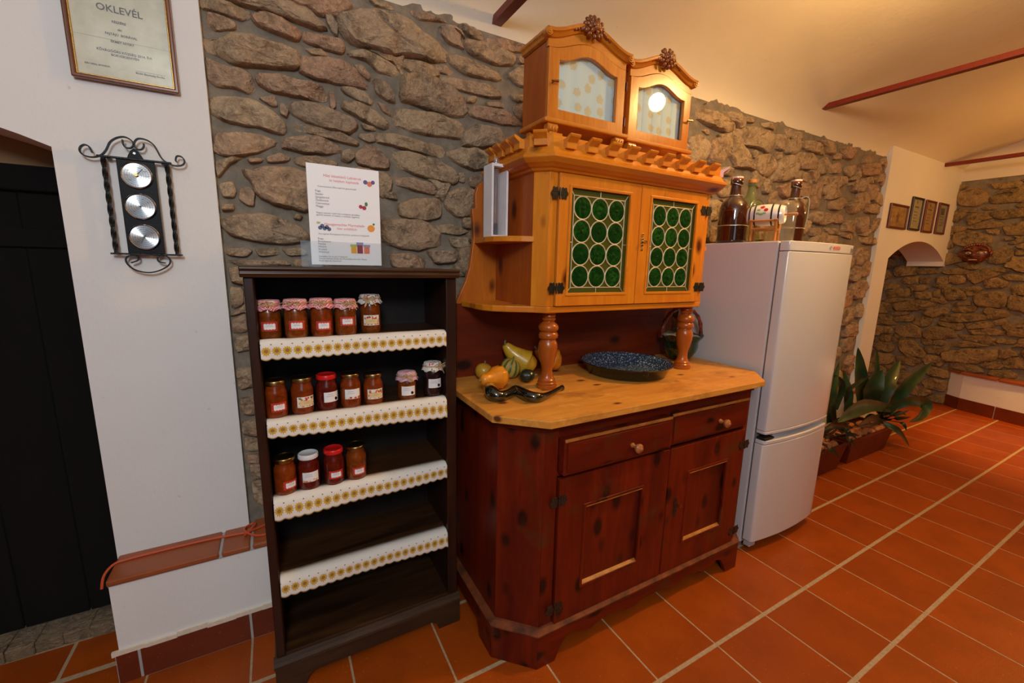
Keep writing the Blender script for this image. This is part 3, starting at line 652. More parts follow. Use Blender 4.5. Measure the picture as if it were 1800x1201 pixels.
# ---------------------------------------------------------------- plinth with tiled ledge and skirting
LX0 = -1.303
trim = struct('trim_1', G().box(LX0, SX1+.24, .212, .6, 0, .366), M_PLASTER)
x = LX0-.006; k = 0
ends = [LX0-.006, -1.0, -.905, -.62, -.34, -.06, .24, .54, .84, 1.14, 1.44, 1.74, 2.04, 2.34, 2.64, 2.94, 3.24, 3.54, 3.84]
for a, b in zip(ends[:-1], ends[1:]):
    y1 = .345 if b <= SX0+.02 else .385
    mk('ledge_tile', G().box(a+.004, b-.004, .198, y1, .368, .390), M_LEDGE, trim, bevel=.006)
mk('ledge_grout', G().box(LX0, 3.9, .206, .36, .364, .384), M_GROUT2, trim)
sk = [LX0-.012, -1.252, -.93, -.61, -.29, .03, .35, .67, .99, 1.31, 1.63, 1.95, 2.27, 2.59, 2.91, 3.23, 3.55, 3.87]
for a, b in zip(sk[:-1], sk[1:]):
    if -.1 < a < 1.1: continue
    mk('skirting_tile', G().box(a+.004, b-.004, .2035, .213, 0, .108), M_SKIRT, trim, bevel=.001)
mk('skirting_grout', G().box(LX0-.010, 3.9, .206, .2125, 0, .107), M_GROUT2, trim)
g = G()
for i in range(60):
    a = LX0-.018+i*(5.2/60); b = a+5.2/60
    g.box(a, b, .204+rn(-.002, .002), .214, .107, .124+rn(-.003, .003))
mk('mortar_bead', g, M_BEAD, trim)
# doorway: stone sill and the dark door set back in the arch
g = G(); N = 12
for i in range(N):
    a = -2.2+i*(.888/N); g.box(a, a+.888/N-.001, .487+rn(-.004, .004), .62, 0, .045+rn(-.004, .004))
struct('trim_2', g, M_SILL, bevel=.004)
door = sroot('door_1')
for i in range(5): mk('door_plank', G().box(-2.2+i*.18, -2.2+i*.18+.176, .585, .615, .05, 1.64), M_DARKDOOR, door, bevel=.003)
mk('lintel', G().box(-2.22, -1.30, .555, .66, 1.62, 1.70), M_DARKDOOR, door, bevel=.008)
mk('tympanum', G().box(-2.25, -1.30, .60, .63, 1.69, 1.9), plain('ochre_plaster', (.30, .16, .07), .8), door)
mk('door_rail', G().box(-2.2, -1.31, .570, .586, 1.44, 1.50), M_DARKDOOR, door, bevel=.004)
# iron tie bars under the vault
for X_, z_, y1, n_ in ((.15, 2.435, .40, 'trim_3'), (2.68, 2.533, .33, 'trim_4'), (5.1, 2.46, .34, 'trim_5')):
    struct(n_, G().box(X_-.022, X_+.022, -4.03, y1, z_, z_+.03), M_RUST)
# ---------------------------------------------------------------- far masonry bench
bp = [(5.6, .12), (5.52, .0), (5.38, -.5), (5.30, -1.2), (5.25, -2.0), (5.6, -2.0)]
bench = struct('trim_6', G().prism([(5.6, .12), (5.525, .0), (5.39, -.5), (5.315, -1.2), (5.27, -2.0), (5.6, -2.0)], 'xy', 0, .385), M_PLASTER)
for i in range(7):
    t0 = i/7; y0 = .02-2*t0; y1 = .02-2*(i+1)/7+.008
    fx = lambda y: 5.51+.0 if y > 0 else (5.51+y*.27 if y > -.5 else 5.375+(y+.5)*.085)
    mk('ledge_tile', G().prism([(5.6, y0), (fx(y0)-.012, y0), (fx(y1)-.012, y1), (5.6, y1)], 'xy', .383, .405), M_LEDGE, bench, bevel=.003)
mk('ledge_tile', G().prism([(5.6, .15), (5.50, .03), (5.6, .03)], 'xy', .383, .405), M_LEDGE, bench)
for i in range(7):
    y0 = 0-2*i/7; y1 = 0-2*(i+1)/7+.007
    mk('skirting_tile', G().prism([(fx(y0)+.02, y0), (fx(y0)+.004, y0), (fx(y1)+.004, y1), (fx(y1)+.02, y1)], 'xy', 0, .125), M_SKIRT, bench)
mk('skirting_tile', G().prism([(5.598, .125), (5.515, .005), (5.53, .0), (5.6, .11)], 'xy', 0, .125), M_SKIRT, bench)
# ================================================================ left side: shelf unit, jars, sign, certificate, weather station
M_DARK = wood('dark_stained_wood', (.075, .030, .010), (.016, .007, .003), (.012, .006, .004), 'x', .36, knots=.0, coat=.12)
M_DARKV = wood('dark_stained_upright', (.040, .013, .006), (.012, .005, .003), (.012, .006, .004), 'z', .36, knots=.0, coat=.15)
M_WORN = wood('worn_dark_base', (.075, .036, .014), (.025, .011, .005), (.012, .006, .004), 'x', .45, knots=.0, coat=.1)
M_BLACKIN = wood('shelf_back_board', (.012, .006, .004), (.006, .003, .002), (.005, .003, .002), 'z', .6, knots=.0, coat=0)
YS = -.068
t = thing('bookshelf', (-.525, .07, 0), 'dark brown wooden shelf unit holding jam jars against the stone wall', 'shelf')
for x0, x1 in ((-.842, -.816), (-.247, -.212)): mk('side_panel', G().box(x0, x1, YS+.012, .195, .10, 1.366), M_DARKV, t, bevel=.002)
for x0, x1 in ((-.843, -.818), (-.249, -.211)): mk('front_stile', G().box(x0, x1, YS, YS+.014, .125, 1.366), M_DARKV, t, bevel=.003)
mk('back_panel', G().box(-.818, -.246, .183, .195, .10, 1.366), M_BLACKIN, t)
g = G().prism([(YS-.012, 1.366), (.198, 1.366), (.198, 1.396), (YS-.02, 1.396), (YS-.022, 1.390), (YS-.016, 1.383), (YS-.019, 1.377)], 'yz', -.850, -.205)
mk('top_board', g, M_DARK, t, bevel=.002)
for z in (1.180, .935, .680, .402): mk('shelf_board', G().box(-.817, -.246, YS+.012, .184, z-.018, z), M_DARK, t, bevel=.001)
mk('bottom_board', G().box(-.817, -.246, YS+.002, .184, .112, .132), M_DARK, t, bevel=.002)
bp_ = [(-.850, 0), (-.762, 0), (-.752, .028), (-.735, .040), (-.320, .040), (-.300, .028), (-.292, 0), (-.205, 0), (-.205, .098), (-.850, .098)]
b = mk('plinth', G().prism(bp_, 'xz', YS-.016, YS+.004), M_WORN, t, bevel=.002)
for x0, x1 in ((-.850, -.830), (-.225, -.205)): mk('plinth_return', G().box(x0, x1, YS+.004, .195, 0, .098), M_WORN, b)
mk('plinth_moulding', G().prism([(YS-.020, .098), (YS+.01, .098), (YS+.01, .124), (YS-.002, .124), (YS-.008, .112), (YS-.018, .106)], 'yz', -.853, -.202), M_WORN, t)

# lace edging: printed cotton strips with a scalloped lower edge laid over each shelf front
def lace_mat():
    t = NT('sunflower_lace'); uv = t.new('UVMap'); sp = t.new('SeparateXYZ'); t.link(uv.outputs[0], sp.inputs[0])
    u, v = sp.outputs[0], sp.outputs[1]
    fu = t.math('SUBTRACT', t.math('FRACT', u), .5); dv = t.math('MULTIPLY', t.math('SUBTRACT', v, .50), 2.05)
    r = t.math('SQRT', t.math('ADD', t.math('MULTIPLY', fu, fu), t.math('MULTIPLY', dv, dv)))
    an = t.math('ARCTAN2', dv, fu); pet = t.math('MULTIPLY', t.math('COSINE', t.math('MULTIPLY', an, 12)), .07)
    m = t.math('LESS_THAN', r, t.math('ADD', pet, .42))
    core = t.math('LESS_THAN', r, .20); ring = t.math('MULTIPLY', m, t.math('GREATER_THAN', r, .20))
    c = t.mix(ring, (.76, .72, .66), (.62, .36, .04)); c = t.mix(core, c, (.30, .19, .06))
    fu2 = t.math('SUBTRACT', t.math('FRACT', t.math('ADD', u, .5)), .5); dv2 = t.math('MULTIPLY', t.math('SUBTRACT', v, .86), 2.05)
    r2 = t.math('SQRT', t.math('ADD', t.math('MULTIPLY', fu2, fu2), t.math('MULTIPLY', dv2, dv2)))
    c = t.mix(t.math('LESS_THAN', r2, .075), c, (.22, .17, .07))
    sc = t.math('SUBTRACT', .14, t.math('MULTIPLY', t.math('ABSOLUTE', t.math('SINE', t.math('MULTIPLY', u, PI))), .0))
    edge = t.math('LESS_THAN', sp.outputs[2], 1)
    at = t.new('Attribute'); at.attribute_name = 'rim'
    c = t.mix(t.math('GREATER_THAN', at.outputs['Fac'], .5), c, (.55, .36, .10))
    n = t.noise(t.co('Object'), 420, 2); t.bump(n, .35, .001)
    return t.set(c, rough=.9, spec=.15)
M_LACE = lace_mat()
def lace(z, hl, hr, label, seed, wav):
    rs = random.Random(seed); nper = 20.4; n = 172; V = []; UV = []; F = []; rim = []
    xa, xb = -.8155, -.2505
    for i in range(n+1):
        s = i/n; x = xa+(xb-xa)*s; u = s*nper; h = hl+(hr-hl)*s
        scal = abs(math.sin(PI*u))*.006
        wv = math.sin(s*wav+seed)*.003+mnoise.noise(Vector((s*9, seed, 0)))*.004
        rows = [(.030, .0025, 1.35), (.004, .003+abs(wv)*.6, 1.02), (-.0035, .0015+abs(wv)*.5, .98)]
        yb_ = YS+.012
        pr = []
        for k in range(3): pr.append((x, yb_+rows[k][0], z+rows[k][1], rows[k][2], 0))
        for k, f in enumerate((.08, .35, .65, .90, 1.0)):
            d = h*f+(scal if f == 1.0 else scal*.8*(f == .90))
            pr.append((x, YS-.0035-.003*f+wv*f-.0006, z-d, 1-f*.92, 1 if f == 1.0 else 0))
        for (px_, py_, pz, vv, rr) in pr: V.append((px_, py_, pz)); UV.append((u, vv)); rim.append(rr)
    m = 8
    for i in range(n):
        for k in range(m-1): a = i*m+k; F.append((a, a+1, a+m+1, a+m))
    o = mk('shelf_lace', G().add(V, F), M_LACE, None, smooth=True, uv=UV, angle=80)
    at = o.data.attributes.new('rim', 'FLOAT', 'POINT'); at.data.foreach_set('value', rim)
    sm = o.modifiers.new('cloth', 'SOLIDIFY'); sm.thickness = .0009; sm.offset = 0
    tag(o, label, 'lace', 'sunflower lace edgings on the jam shelves')
for z, hl, hr, lb, sd, wv in ((1.180, .050, .048, 'white lace edging with yellow sunflowers on the top jar shelf, under the cloth-capped jars', 1, 14),
                          (.935, .044, .066, 'white lace edging with yellow sunflowers under the middle row of jars', 2, 9),
                          (.680, .062, .050, 'white lace edging with yellow sunflowers under the bottom row of jars', 3, 11),
                          (.402, .052, .056, 'white lace edging with yellow sunflowers on the empty lowest shelf', 4, 7)): lace(z, hl, hr, lb, sd, wv)

# jam jars
def jam(name, a, b):
    t = NT(name); v = t.co('Object', rnd=20); n = t.noise(v, 45, 3, .6, .8)
    return t.set(t.ramp(n, [(.3, b), (.7, a)]), rough=.25, coat=.15, coatr=.05, spec=.3)
M_JAM = {'amber': jam('amber_jam', (.27, .062, .005), (.12, .021, .003)), 'red': jam('red_jam', (.16, .011, .004), (.06, .004, .002)),
         'orange': jam('orange_jam', (.29, .047, .004), (.14, .018, .002)), 'dark': jam('dark_jam', (.035, .012, .01), (.012, .004, .004))}
M_JARGLASS = glassy('jar_glass', (.96, .97, .96), .0, .05)
M_GOLD = plain('gold_lid', (.42, .27, .10), .28, metal=1); M_REDLID = plain('red_lid', (.62, .012, .012), .3, coat=.4); M_WHITELID = plain('white_lid', (.72, .72, .74), .35, coat=.3)
M_PAPER = plain('white_label', (.80, .80, .80), .6); M_CREAM = plain('cream_label', (.74, .55, .26), .6); M_LABRED = None
M_INK = plain('grey_ink', (.20, .22, .30), .7); M_RAFFIA = plain('raffia', (.55, .36, .18), .8, var=.2)
def checker(name, a, b, sc, kind='UV'):
    t = NT(name); c = t.new('TexChecker'); c.inputs['Scale'].default_value = sc; t.link(t.co(kind), c.inputs[0])
    c.inputs[1].default_value = tuple(a)+(1,); c.inputs[2].default_value = tuple(b)+(1,)
    n = t.noise(t.co('Object', rnd=3), 60, 2); col = t.mix(t.ramp(n, [(.55, (0, 0, 0)), (.7, (1, 1, 1))]), c.outputs[0], (.75, .62, .62))
    return t.set(col, rough=.9, spec=.1)
M_GING = checker('red_gingham', (.68, .04, .07), (.80, .60, .60), 22, 'UV')
M_PINKC = checker('pink_gingham', (.55, .22, .30), (.70, .50, .56), 40, 'UV')
def floral(name):
    t = NT(name); vo = t.new('TexVoronoi'); vo.inputs['Scale'].default_value = 8; t.link(t.co('UV'), vo.inputs['Vector'])
    m = t.ramp(vo.outputs['Distance'], [(.28, (1, 1, 1)), (.36, (0, 0, 0))]); cc = t.ramp(t.noise(t.co('UV'), 7, 1), [(.45, (.60, .04, .03)), (.55, (.10, .22, .05))], 'CONSTANT')
    return t.set(t.mix(m, (.72, .70, .64), cc), rough=.9)
M_FLORAL = floral('floral_cloth')
def labmat(name, base, spots, sc, thr):
    t = NT(name); vo = t.new('TexVoronoi'); vo.inputs['Scale'].default_value = sc; t.link(t.co('Object', rnd=5), vo.inputs['Vector'])
    m = t.ramp(vo.outputs['Distance'], [(thr, (1, 1, 1)), (thr+.04, (0, 0, 0))]); cc = t.ramp(vo.outputs['Color'], spots, 'CONSTANT')
    return t.set(t.mix(m, base, cc), rough=.6)
M_LABRED = labmat('red_fruit_border', (.50, .03, .02), [(0, (.72, .62, .5)), (.4, (.6, .30, .03)), (.7, (.08, .12, .02))], 170, .10)
M_LABFRUIT = labmat('fruit_border', (.78, .74, .66), [(0, (.55, .03, .02)), (.5, (.6, .22, .03)), (.75, (.12, .18, .04))], 130, .5)
def patch(r, w_, z0, z1, lift, zig=0, n=12):      # curved paper stuck to the glass, facing -y
    V = []; F = []
    for i in range(n+1):
        a = -PI/2+(i/n-.5)*w_/r; zz = zig*(i % 2)
        for z in (z0-zz, z1+zz): V.append(((r+lift)*math.cos(a), (r+lift)*math.sin(a), z))
    for i in range(n): F.append((2*i, 2*i+2, 2*i+3, 2*i+1))
    return G().add(V, F)
def cloth_cap(r, zt, drop, seed):
    rs = random.Random(seed); V = []; UV = []; F = []; n = 40
    prof = [(.0, .0), (.55, .001), (.96, 0), (1.04, -.004), (1.06, -.30*drop), (1.03, -.42*drop), (1.16, -.75*drop), (1.28, -1.0*drop)]
    for j, (f, dz) in enumerate(prof):
        for k in range(n):
            a = 2*PI*k/n; ruf = (.05*math.sin(9*a+seed)+.04*math.sin(14*a+2*seed)) if j >= 6 else 0
            rr = r*(f+ruf); V.append((rr*math.cos(a), rr*math.sin(a), zt+dz+(.12*drop*math.sin(7*a+seed) if j == 7 else 0))); UV.append((.5+.5*math.cos(a)*(f*.7+j*.06), .5+.5*math.sin(a)*(f*.7+j*.06)))
    for j in range(len(prof)-1):
        for k in range(n): F.append((j*n+k, j*n+(k+1) % n, (j+1)*n+(k+1) % n, (j+1)*n+k))
    return G().add(V, F), UV
def bow(r, z, seed, big=1.0):
    rs = random.Random(seed); g = G()
    g.tube([((r)*math.cos(2*PI*k/16), r*math.sin(2*PI*k/16), z) for k in range(16)], .0017, 5, closed=True)
    a0 = -PI/2+rs.uniform(-.3, .6); c = Vector((r*math.cos(a0), r*math.sin(a0), z))
    for k in range(7):
        e = c+Vector((rs.uniform(-.018, .022)*big, -.006, rs.uniform(-.022, .014)*big)); md = (c+e)/2+Vector((0, -.005, .004))
        g.tube([c, md, e], .0014, 4)
    for s in (-1, 1):
        g.tube(smooth_path([c, c+Vector((s*.012, -.005, .008)), c+Vector((s*.019, -.004, 0)), c+Vector((s*.01, -.004, -.004)), c], 3), .0014, 4)
    return g
def make_jar(h, r, top, jamk, lab, lz, label, group, tall=True, rot=0):
    t = thing('jam_jar', (0, 0, 0), label, 'jar', group)
    lid_h = .014 if top in ('gold', 'red', 'white') else .012
    sh = h-lid_h-.008; body = [(r*.80, .002), (r*.90, .001), (r*.985, .008), (r, .016), (r, sh-.022), (r*.97, sh-.012), (r*.86, sh-.001), (r*.80, sh+.003)]
    mk('glass_body', G().lathe([(r*.80, 0.0), (r*.93, .001), (r*1.0, .009), (r*1.03, .016), (r*1.03, sh-.022), (r*.99, sh-.010), (r*.87, sh+.001), (r*.84, h-.010)], n=32, cap=False), M_JARGLASS, t, smooth=True)
    mk('jam', G().lathe([(r*.6, .004)]+body[1:6]+[(r*.85, sh-.004), (r*.83, h-.013)], n=28), M_JAM[jamk], t, smooth=True)
    R2 = r*.93
    if top in ('gold', 'red', 'white'):
        mt = {'gold': M_GOLD, 'red': M_REDLID, 'white': M_WHITELID}[top]
        mk('lid', G().lathe([(R2*.99, h-.014), (R2*1.02, h-.012), (R2, h-.009), (R2, h-.003), (R2*.96, h), (R2*.86, h+.0005), (R2*.82, h-.0012), (.001, h-.0012)], n=32), mt, t, smooth=True, angle=60)
    else:
        mk('lid', G().lathe([(R2, h-.014), (R2, h-.003), (R2*.96, h-.002)], n=24), M_WHITELID, t, smooth=True)
        g, uv = cloth_cap(R2*1.03, h, .028, hash_(label)); c = mk('cloth_cover', g, {'ging': M_GING, 'floral': M_FLORAL, 'pink': M_PINKC}[top], t, smooth=True, uv=uv, angle=80)
        sm = c.modifiers.new('s', 'SOLIDIFY'); sm.thickness = .0007
        mk('raffia_tie', bow(R2*1.15, h-.011, hash_(label), 1.35 if top == 'floral' else 1.0), M_RAFFIA, t)
    rr = r*1.03
    if lab == 'red':
        l = mk('label', patch(rr, .045, lz-.004, lz+.024, .0004), M_LABRED, t); g = patch(rr, .031, lz+.002, lz+.017, .0008, .0018, 8); mk('label_centre', g, M_PAPER, l)
        mk('handwriting', lines(rr, .018, lz+.0095, 2, .0045, .0011), M_INK, l)
    elif lab == 'fruit':
        l = mk('label', patch(rr, .054, lz-.004, lz+.030, .0003), M_PAPER, t); g = mk('fruit_print', patch(rr, .050, lz-.002, lz+.028, .0006), M_LABFRUIT, l)
        mk('label_centre', patch(rr, .040, lz+.001, lz+.017, .0010, .0010, 8), M_CREAM, l); mk('handwriting', lines(rr, .018, lz+.0085, 2, .0045, .0013), M_INK, l)
    elif lab:
        l = mk('label', patch(rr, .050, lz-.003, lz+.030, .0004), M_PAPER, t); mk('handwriting', lines(rr, .022, lz+.016, 2, .006, .0008, -.006), M_INK, l)
        if lab == 'corner': mk('fruit_print', patch(rr, .048, lz-.002, lz+.005, .0008), M_LABFRUIT, l)
        else: mk('fruit_print', G().ell((.012, -rr-.0004+.0018, lz+.006), (.0055, .0012, .0055), 10, 6), M_JAM['dark'], l)
    return t
def lines(r, w_, z, n, dz, lift, off=0):
    g = G()
    for k in range(n):
        m = 10; V = []
        for i in range(m+1):
            a = -PI/2+((i/m-.5)*w_*(.8 if k else 1)+off)/r; z0 = z+k*dz+.0009*math.sin(i*2.3+k)
            for q in (0, .0009): V.append(((r+lift)*math.cos(a), (r+lift)*math.sin(a), z0+q))
        g.add(V, [(2*i, 2*i+2, 2*i+3, 2*i+1) for i in range(m)])
    return g
def hash_(s): return sum(ord(c)*(i+3) for i, c in enumerate(s)) % 97
JL = [('ging', 'amber', 'red', .030, 'jam jar with red gingham cloth cap, leftmost on the top shelf'),
      ('ging', 'amber', 'red', .032, 'jam jar with red gingham cap, second from left on the top shelf'),
      ('ging', 'orange', 'red', .028, 'darker jam jar with red gingham cap, centre of the five on the top shelf'),
      ('ging', 'amber', 'red', .038, 'gingham-capped jam jar standing just left of the floral-capped one'),
      ('floral', 'amber', 'fruit', .030, 'jam jar with floral cloth cap and big straw bow, rightmost on the top shelf'),
      ('gold', 'orange', 'red', .028, 'gold-lidded jam jar with small red label, leftmost of the middle row'),
      ('gold', 'orange', 'fruit', .030, 'gold-lidded chunky orange jam jar with fruit-bordered label, second in the middle row'),
      ('red', 'red', 'blank', .034, 'red-lidded jam jar with white label in the middle row'),
      ('gold', 'orange', 'corner', .036, 'gold-lidded jam jar with white label right of the red-lidded one, middle row'),
      ('gold', 'orange', 'fruit', .026, 'gold-lidded jar with fruit-bordered label, last of five standing together in the middle row'),
      ('pink', 'amber', 'blank', .022, 'short jam jar with pink cloth cap standing apart on the middle shelf'),
      ('floral', 'dark', 'blank', .040, 'small dark jam jar with floral cloth cap at the right end of the middle shelf'),
      ('gold', 'orange', 'red', .026, 'gold-lidded jam jar with red label, leftmost of the bottom row'),
      ('white', 'red', 'corner', .036, 'white-lidded jam jar with white label in the bottom row'),
      ('red', 'red', 'red', .030, 'red-lidded jam jar with small red label in the bottom row'),
      ('gold', 'amber', 'red', .026, 'gold-lidded jam jar, rightmost of the bottom row')]
for i, ((x, y, z, h, r), (top, jk, lab, lz, lb)) in enumerate(zip(JARS, JL)):
    t = make_jar(h, min(r, .0328), top, jk, lab, lz, lb, 'jam jars on the dark shelf unit')
    t.location = (x, max(y, -.022), z+.0006 if True else z); t.rotation_euler = (0, 0, math.atan2(-(x+.77), 1.47)*.35+[0, 0, .1, .1, 0, .25, .3, .4, .1, .1, .0, .1, .45, .1, .1, .2][i])

# ---------------------------------------------------------------- sign in a clear stand on top of the shelf unit
M_ACRYL = glassy('clear_acrylic', (.96, .97, .98), .01, .02)
M_SHEET = plain('printed_sheet', (.90, .91, .93), .55)
M_TXR = plain('red_print', (.80, .16, .16), .7); M_TXK = plain('dark_print', (.12, .12, .14), .7)
def emis_free(name, c): return plain(name, c, .6)
sx0, sx1, sy, sz0 = -.662, -.452, -.010, 1.404
st = thing('sign_stand', (-.557, .0, 1.3965), 'clear acrylic sign stand on top of the dark shelf unit', 'stand')
sx = (sx0+sx1)/2
mk('pocket_front', G().box(sx-.133, sx+.133, sy-.006, sy-.004, 1.3965, 1.475), M_ACRYL, st)
mk('pocket_back', G().box(sx-.133, sx+.133, sy+.004, sy+.006, 1.3965, 1.475), M_ACRYL, st)
mk('base', G().box(sx-.133, sx+.133, sy-.012, sy+.06, 1.3965, 1.3995), M_ACRYL, st, bevel=.001)
for q in (sx-.133, sx+.131): mk('side', G().box(q, q+.002, sy-.004, sy+.004, 1.3995, 1.475), M_ACRYL, st)
sh = thing('printed_notice', (sx, sy, sz0), 'white bilingual jam notice sheet with small fruit pictures above the jar shelves', 'sign')
mk('sheet', G().box(sx0, sx1, sy-.0006, sy+.0006, sz0, sz0+.297), M_SHEET, sh)
def T(s, u, v, size, m=M_TXK, al='CENTER', bold=0): text('lettering', s, m, sh, (sx0+u*.21, sy-.0012, sz0+.297*(1-v)), (1, 0, 0), (0, 0, 1), size, al, bold)
T('Házi készítésű Lekvárok',   .48, .105, .0112, M_TXR); T('itt helyben kaphatók', .50, .148, .0105, M_TXR)
T('Cukormentesen főzve saját bio gyümölcsből', .40, .215, .0062)
for k, s in enumerate(('Füge', 'Szeder', 'Sárgabarack', 'Őszibarack', 'Cseresznye', 'Meggy')): T(s, .10, .262+k*.030, .0082, M_TXK, 'LEFT')
T('Nagyon szívesen viszik haza vendégeink ajándékba,', .10, .475, .0062, M_TXK, 'LEFT'); T('gyertek kóstolni, itt helyben is ehetitek reggelihez', .10, .497, .0062, M_TXK, 'LEFT')
T('Hausgemachte Marmelade', .48, .585, .0112, M_TXR); T('hier erhältlich', .51, .625, .0105, M_TXR)
T('Aus eigenen Biologischen Früchten, zuckerarm hergestellt', .47, .685, .0064)
for k, s in enumerate(('Feige', 'Brombeere', 'Marille', 'Pfirsich', 'Kirsche', 'Weichsel')): T(s, .10, .735+k*.027, .0080, M_TXK, 'LEFT')
T('Genießen Sie es zum Frühstück', .10, .915, .0066, M_TXK, 'LEFT'); T('Gerne nehmen Gäste die Marmelade mit nach Hause', .10, .937, .0066, M_TXK, 'LEFT'); T('Auch ideal als Geschenk', .10, .960, .0066, M_TXK, 'LEFT')
def dot(u, v, r, m, sq=1.0, nm='fruit_print'):
    cx, cz = sx0+u*.21, sz0+.297*(1-v)
    return mk(nm, G().prism([(cx+r*math.cos(2*PI*k/18), cz+r*sq*math.sin(2*PI*k/18)) for k in range(18)], 'xz', sy-.0014, sy-.0006), m, sh)
pf_ = {k: plain('print_'+k, c, .6) for k, c in dict(fig=(.14, .10, .26), figin=(.72, .22, .14), cherry=(.42, .03, .06), green=(.06, .22, .06), berry=(.10, .13, .24), apricot=(.85, .33, .04), honey=(.85, .42, .02), darkjam=(.28, .03, .04), redjam=(.82, .20, .10), lilac=(.30, .32, .55), lime=(.42, .55, .16)).items()}
dot(.80, .13, .0065, pf_['fig']); dot(.91, .125, .0060, pf_['fig']); dot(.86, .145, .0080, pf_['figin'])
dot(.72, .385, .0058, pf_['cherry']); dot(.77, .395, .0064, pf_['cherry']); dot(.80, .355, .0045, pf_['green'], 1.5)
for a, b in ((.14, .625), (.17, .605), (.20, .63), (.23, .615), (.26, .635)): dot(a, b, .0058, pf_['berry'])
dot(.12, .575, .0055, pf_['lime'], .6)
dot(.86, .605, .0115, pf_['apricot'], .95); dot(.90, .560, .0035, pf_['green'])
for u, m, l, hh in ((.595, 'honey', 'lime', 1.0), (.685, 'darkjam', 'lilac', 1.25), (.785, 'redjam', 'lilac', 1.0)):
    cx = sx0+u*.21; z_ = sz0+.297*(1-.875)
    mk('jar_print', G().box(cx-.0085, cx+.0085, sy-.0012, sy-.0006, z_, z_+.021*hh), pf_[m], sh); mk('jar_print', G().box(cx-.0105, cx+.0105, sy-.0013, sy-.0006, z_+.021*hh, z_+.028*hh), pf_[l], sh)

# ---------------------------------------------------------------- framed certificate, top left
M_PARCH = NT('parchment_print'); _n = M_PARCH.noise(M_PARCH.co('Object'), 14, 5, .6); M_PARCH = M_PARCH.set(M_PARCH.ramp(_n, [(.35, (.66, .61, .43)), (.62, (.82, .77, .58))]), rough=.5)
M_FRAME = wood('walnut_frame', (.22, .06, .015), (.10, .022, .006), (.05, .01, .004), 'z', .3, knots=0, coat=.5)
M_GILT = plain('gilt_bead', (.60, .36, .10), .32, metal=1, var=.3, bs=300)
def picture(x0, x1, z0, z1, fw, mats, label, name='framed_certificate', depth=.018, back=.335, grp=None):
    t = thing(name, ((x0+x1)/2, back, z0), label, 'certificate' if 'cert' in name else 'frame', grp)
    o_ = [(x0, z0), (x1, z0), (x1, z1), (x0, z1)]; q = fw; i_ = [(x0+q, z0+q), (x1-q, z0+q), (x1-q, z1-q), (x0+q, z1-q)]
    mk('frame', G().frame(o_, i_, back-depth, back), mats[0], t, bevel=fw*.28)
    if mats[2]:
        q2 = fw*1.35; i2 = [(x0+q2, z0+q2), (x1-q2, z0+q2), (x1-q2, z1-q2), (x0+q2, z1-q2)]
        mk('gilt_slip', G().frame(i_, i2, back-depth*.75, back-.002), mats[2], t, bevel=.0015)
    p = mk('document', G().box(x0+fw, x1-fw, back-.006, back-.003, z0+fw, z1-fw), mats[1], t)
    mk('glazing', G().box(x0+fw, x1-fw, back-.0095, back-.0085, z0+fw, z1-fw), M_ACRYL, t)
    return t, p
ct, _ = picture(-1.237, -.988, 1.925, 2.275, .011, (M_FRAME, M_PARCH, M_GILT), 'wooden framed certificate with gilt edge hung at the top of the white wall')
def TC(s, u, z, size, al='CENTER'): text('lettering', s, M_TXK, ct, (-1.112+u, .3280, z), (1, 0, 0), (0, 0, 1), size, al, .0002)
TC('OKLEVÉL', 0, 2.128, .026); TC('RÉSZÉRE', -.005, 2.095, .0085); TC('aki', -.005, 2.076, .0085); TC('FAJTÁJÚ  BORÁVAL', -.003, 2.061, .0085); TC('ÉRMET NYERT', -.002, 2.041, .0085)
TC('KŐVÁGÓÖRS KÖZSÉG 2014. ÉVI', .0, 2.014, .0088); TC('BORVERSENYÉN', .0, 2.004, .0088); TC('Kővágóörs, 2014.03.01.', -.065, 1.970, .006); TC('Bíráló Bizottság Elnöke', .055, 1.966, .0075)
mk('signature_line', G().box(-1.09, -1.02, .3275, .328, 1.972, 1.9725), M_TXK, ct); mk('fold_crease', G().box(-1.222, -1.003, .3275, .328, 2.0455, 2.0458), plain('crease', (.35, .33, .24), .8), ct)

# ---------------------------------------------------------------- wrought iron weather station
M_IRON = plain('wrought_iron', (.010, .010, .011), .38, metal=.3, spec=.4, var=.4, bump=.5, bs=220)
M_PLATE = plain('black_leather_plate', (.006, .007, .009), .5, bump=.2, bs=160, spec=.2)
def dial_mat():
    t = NT('brushed_dial'); tc = t.co('Object'); sp = t.new('SeparateXYZ'); t.link(tc, sp.inputs[0])
    x, z = sp.outputs[0], sp.outputs[2]
    r = t.math('SQRT', t.math('ADD', t.math('MULTIPLY', x, x), t.math('MULTIPLY', z, z)))
    tg = t.new('Tangent', direction_type='RADIAL', axis='Y'); t.link(tg.outputs[0], t.b.inputs['Tangent'])
    t.b.inputs['Anisotropic'].default_value = .9
    rg = t.ramp(t.math('FRACT', t.math('MULTIPLY', r, 170)), [(.0, (.72, .74, .76)), (.84, (.70, .72, .74)), (.90, (.22, .24, .26))])
    return t.set(rg, rough=.28, metal=1)
M_DIAL = dial_mat(); M_CHROME = plain('chrome_rim', (.75, .76, .78), .15, metal=1); M_BRASS = plain('brass', (.60, .38, .12), .3, metal=1)
ws = thing('weather_station', (-1.117, .334, 1.40), 'black wrought iron weather station with three round silver dials on the white wall', 'barometer')
iy = .315
c3 = lambda L: smooth_path([(x, iy, z) for x, z in L], 4)
for nm, L in (('top_scroll', IRON['TOPL']), ('top_scroll', IRON['TOPR']), ('bottom_scroll', IRON['BOT'])):
    mk(nm, G().tube(c3(L), .0036, 4, up=(0, 1, 0), flat=(2.1, .75)), M_IRON, ws, bevel=.0006)
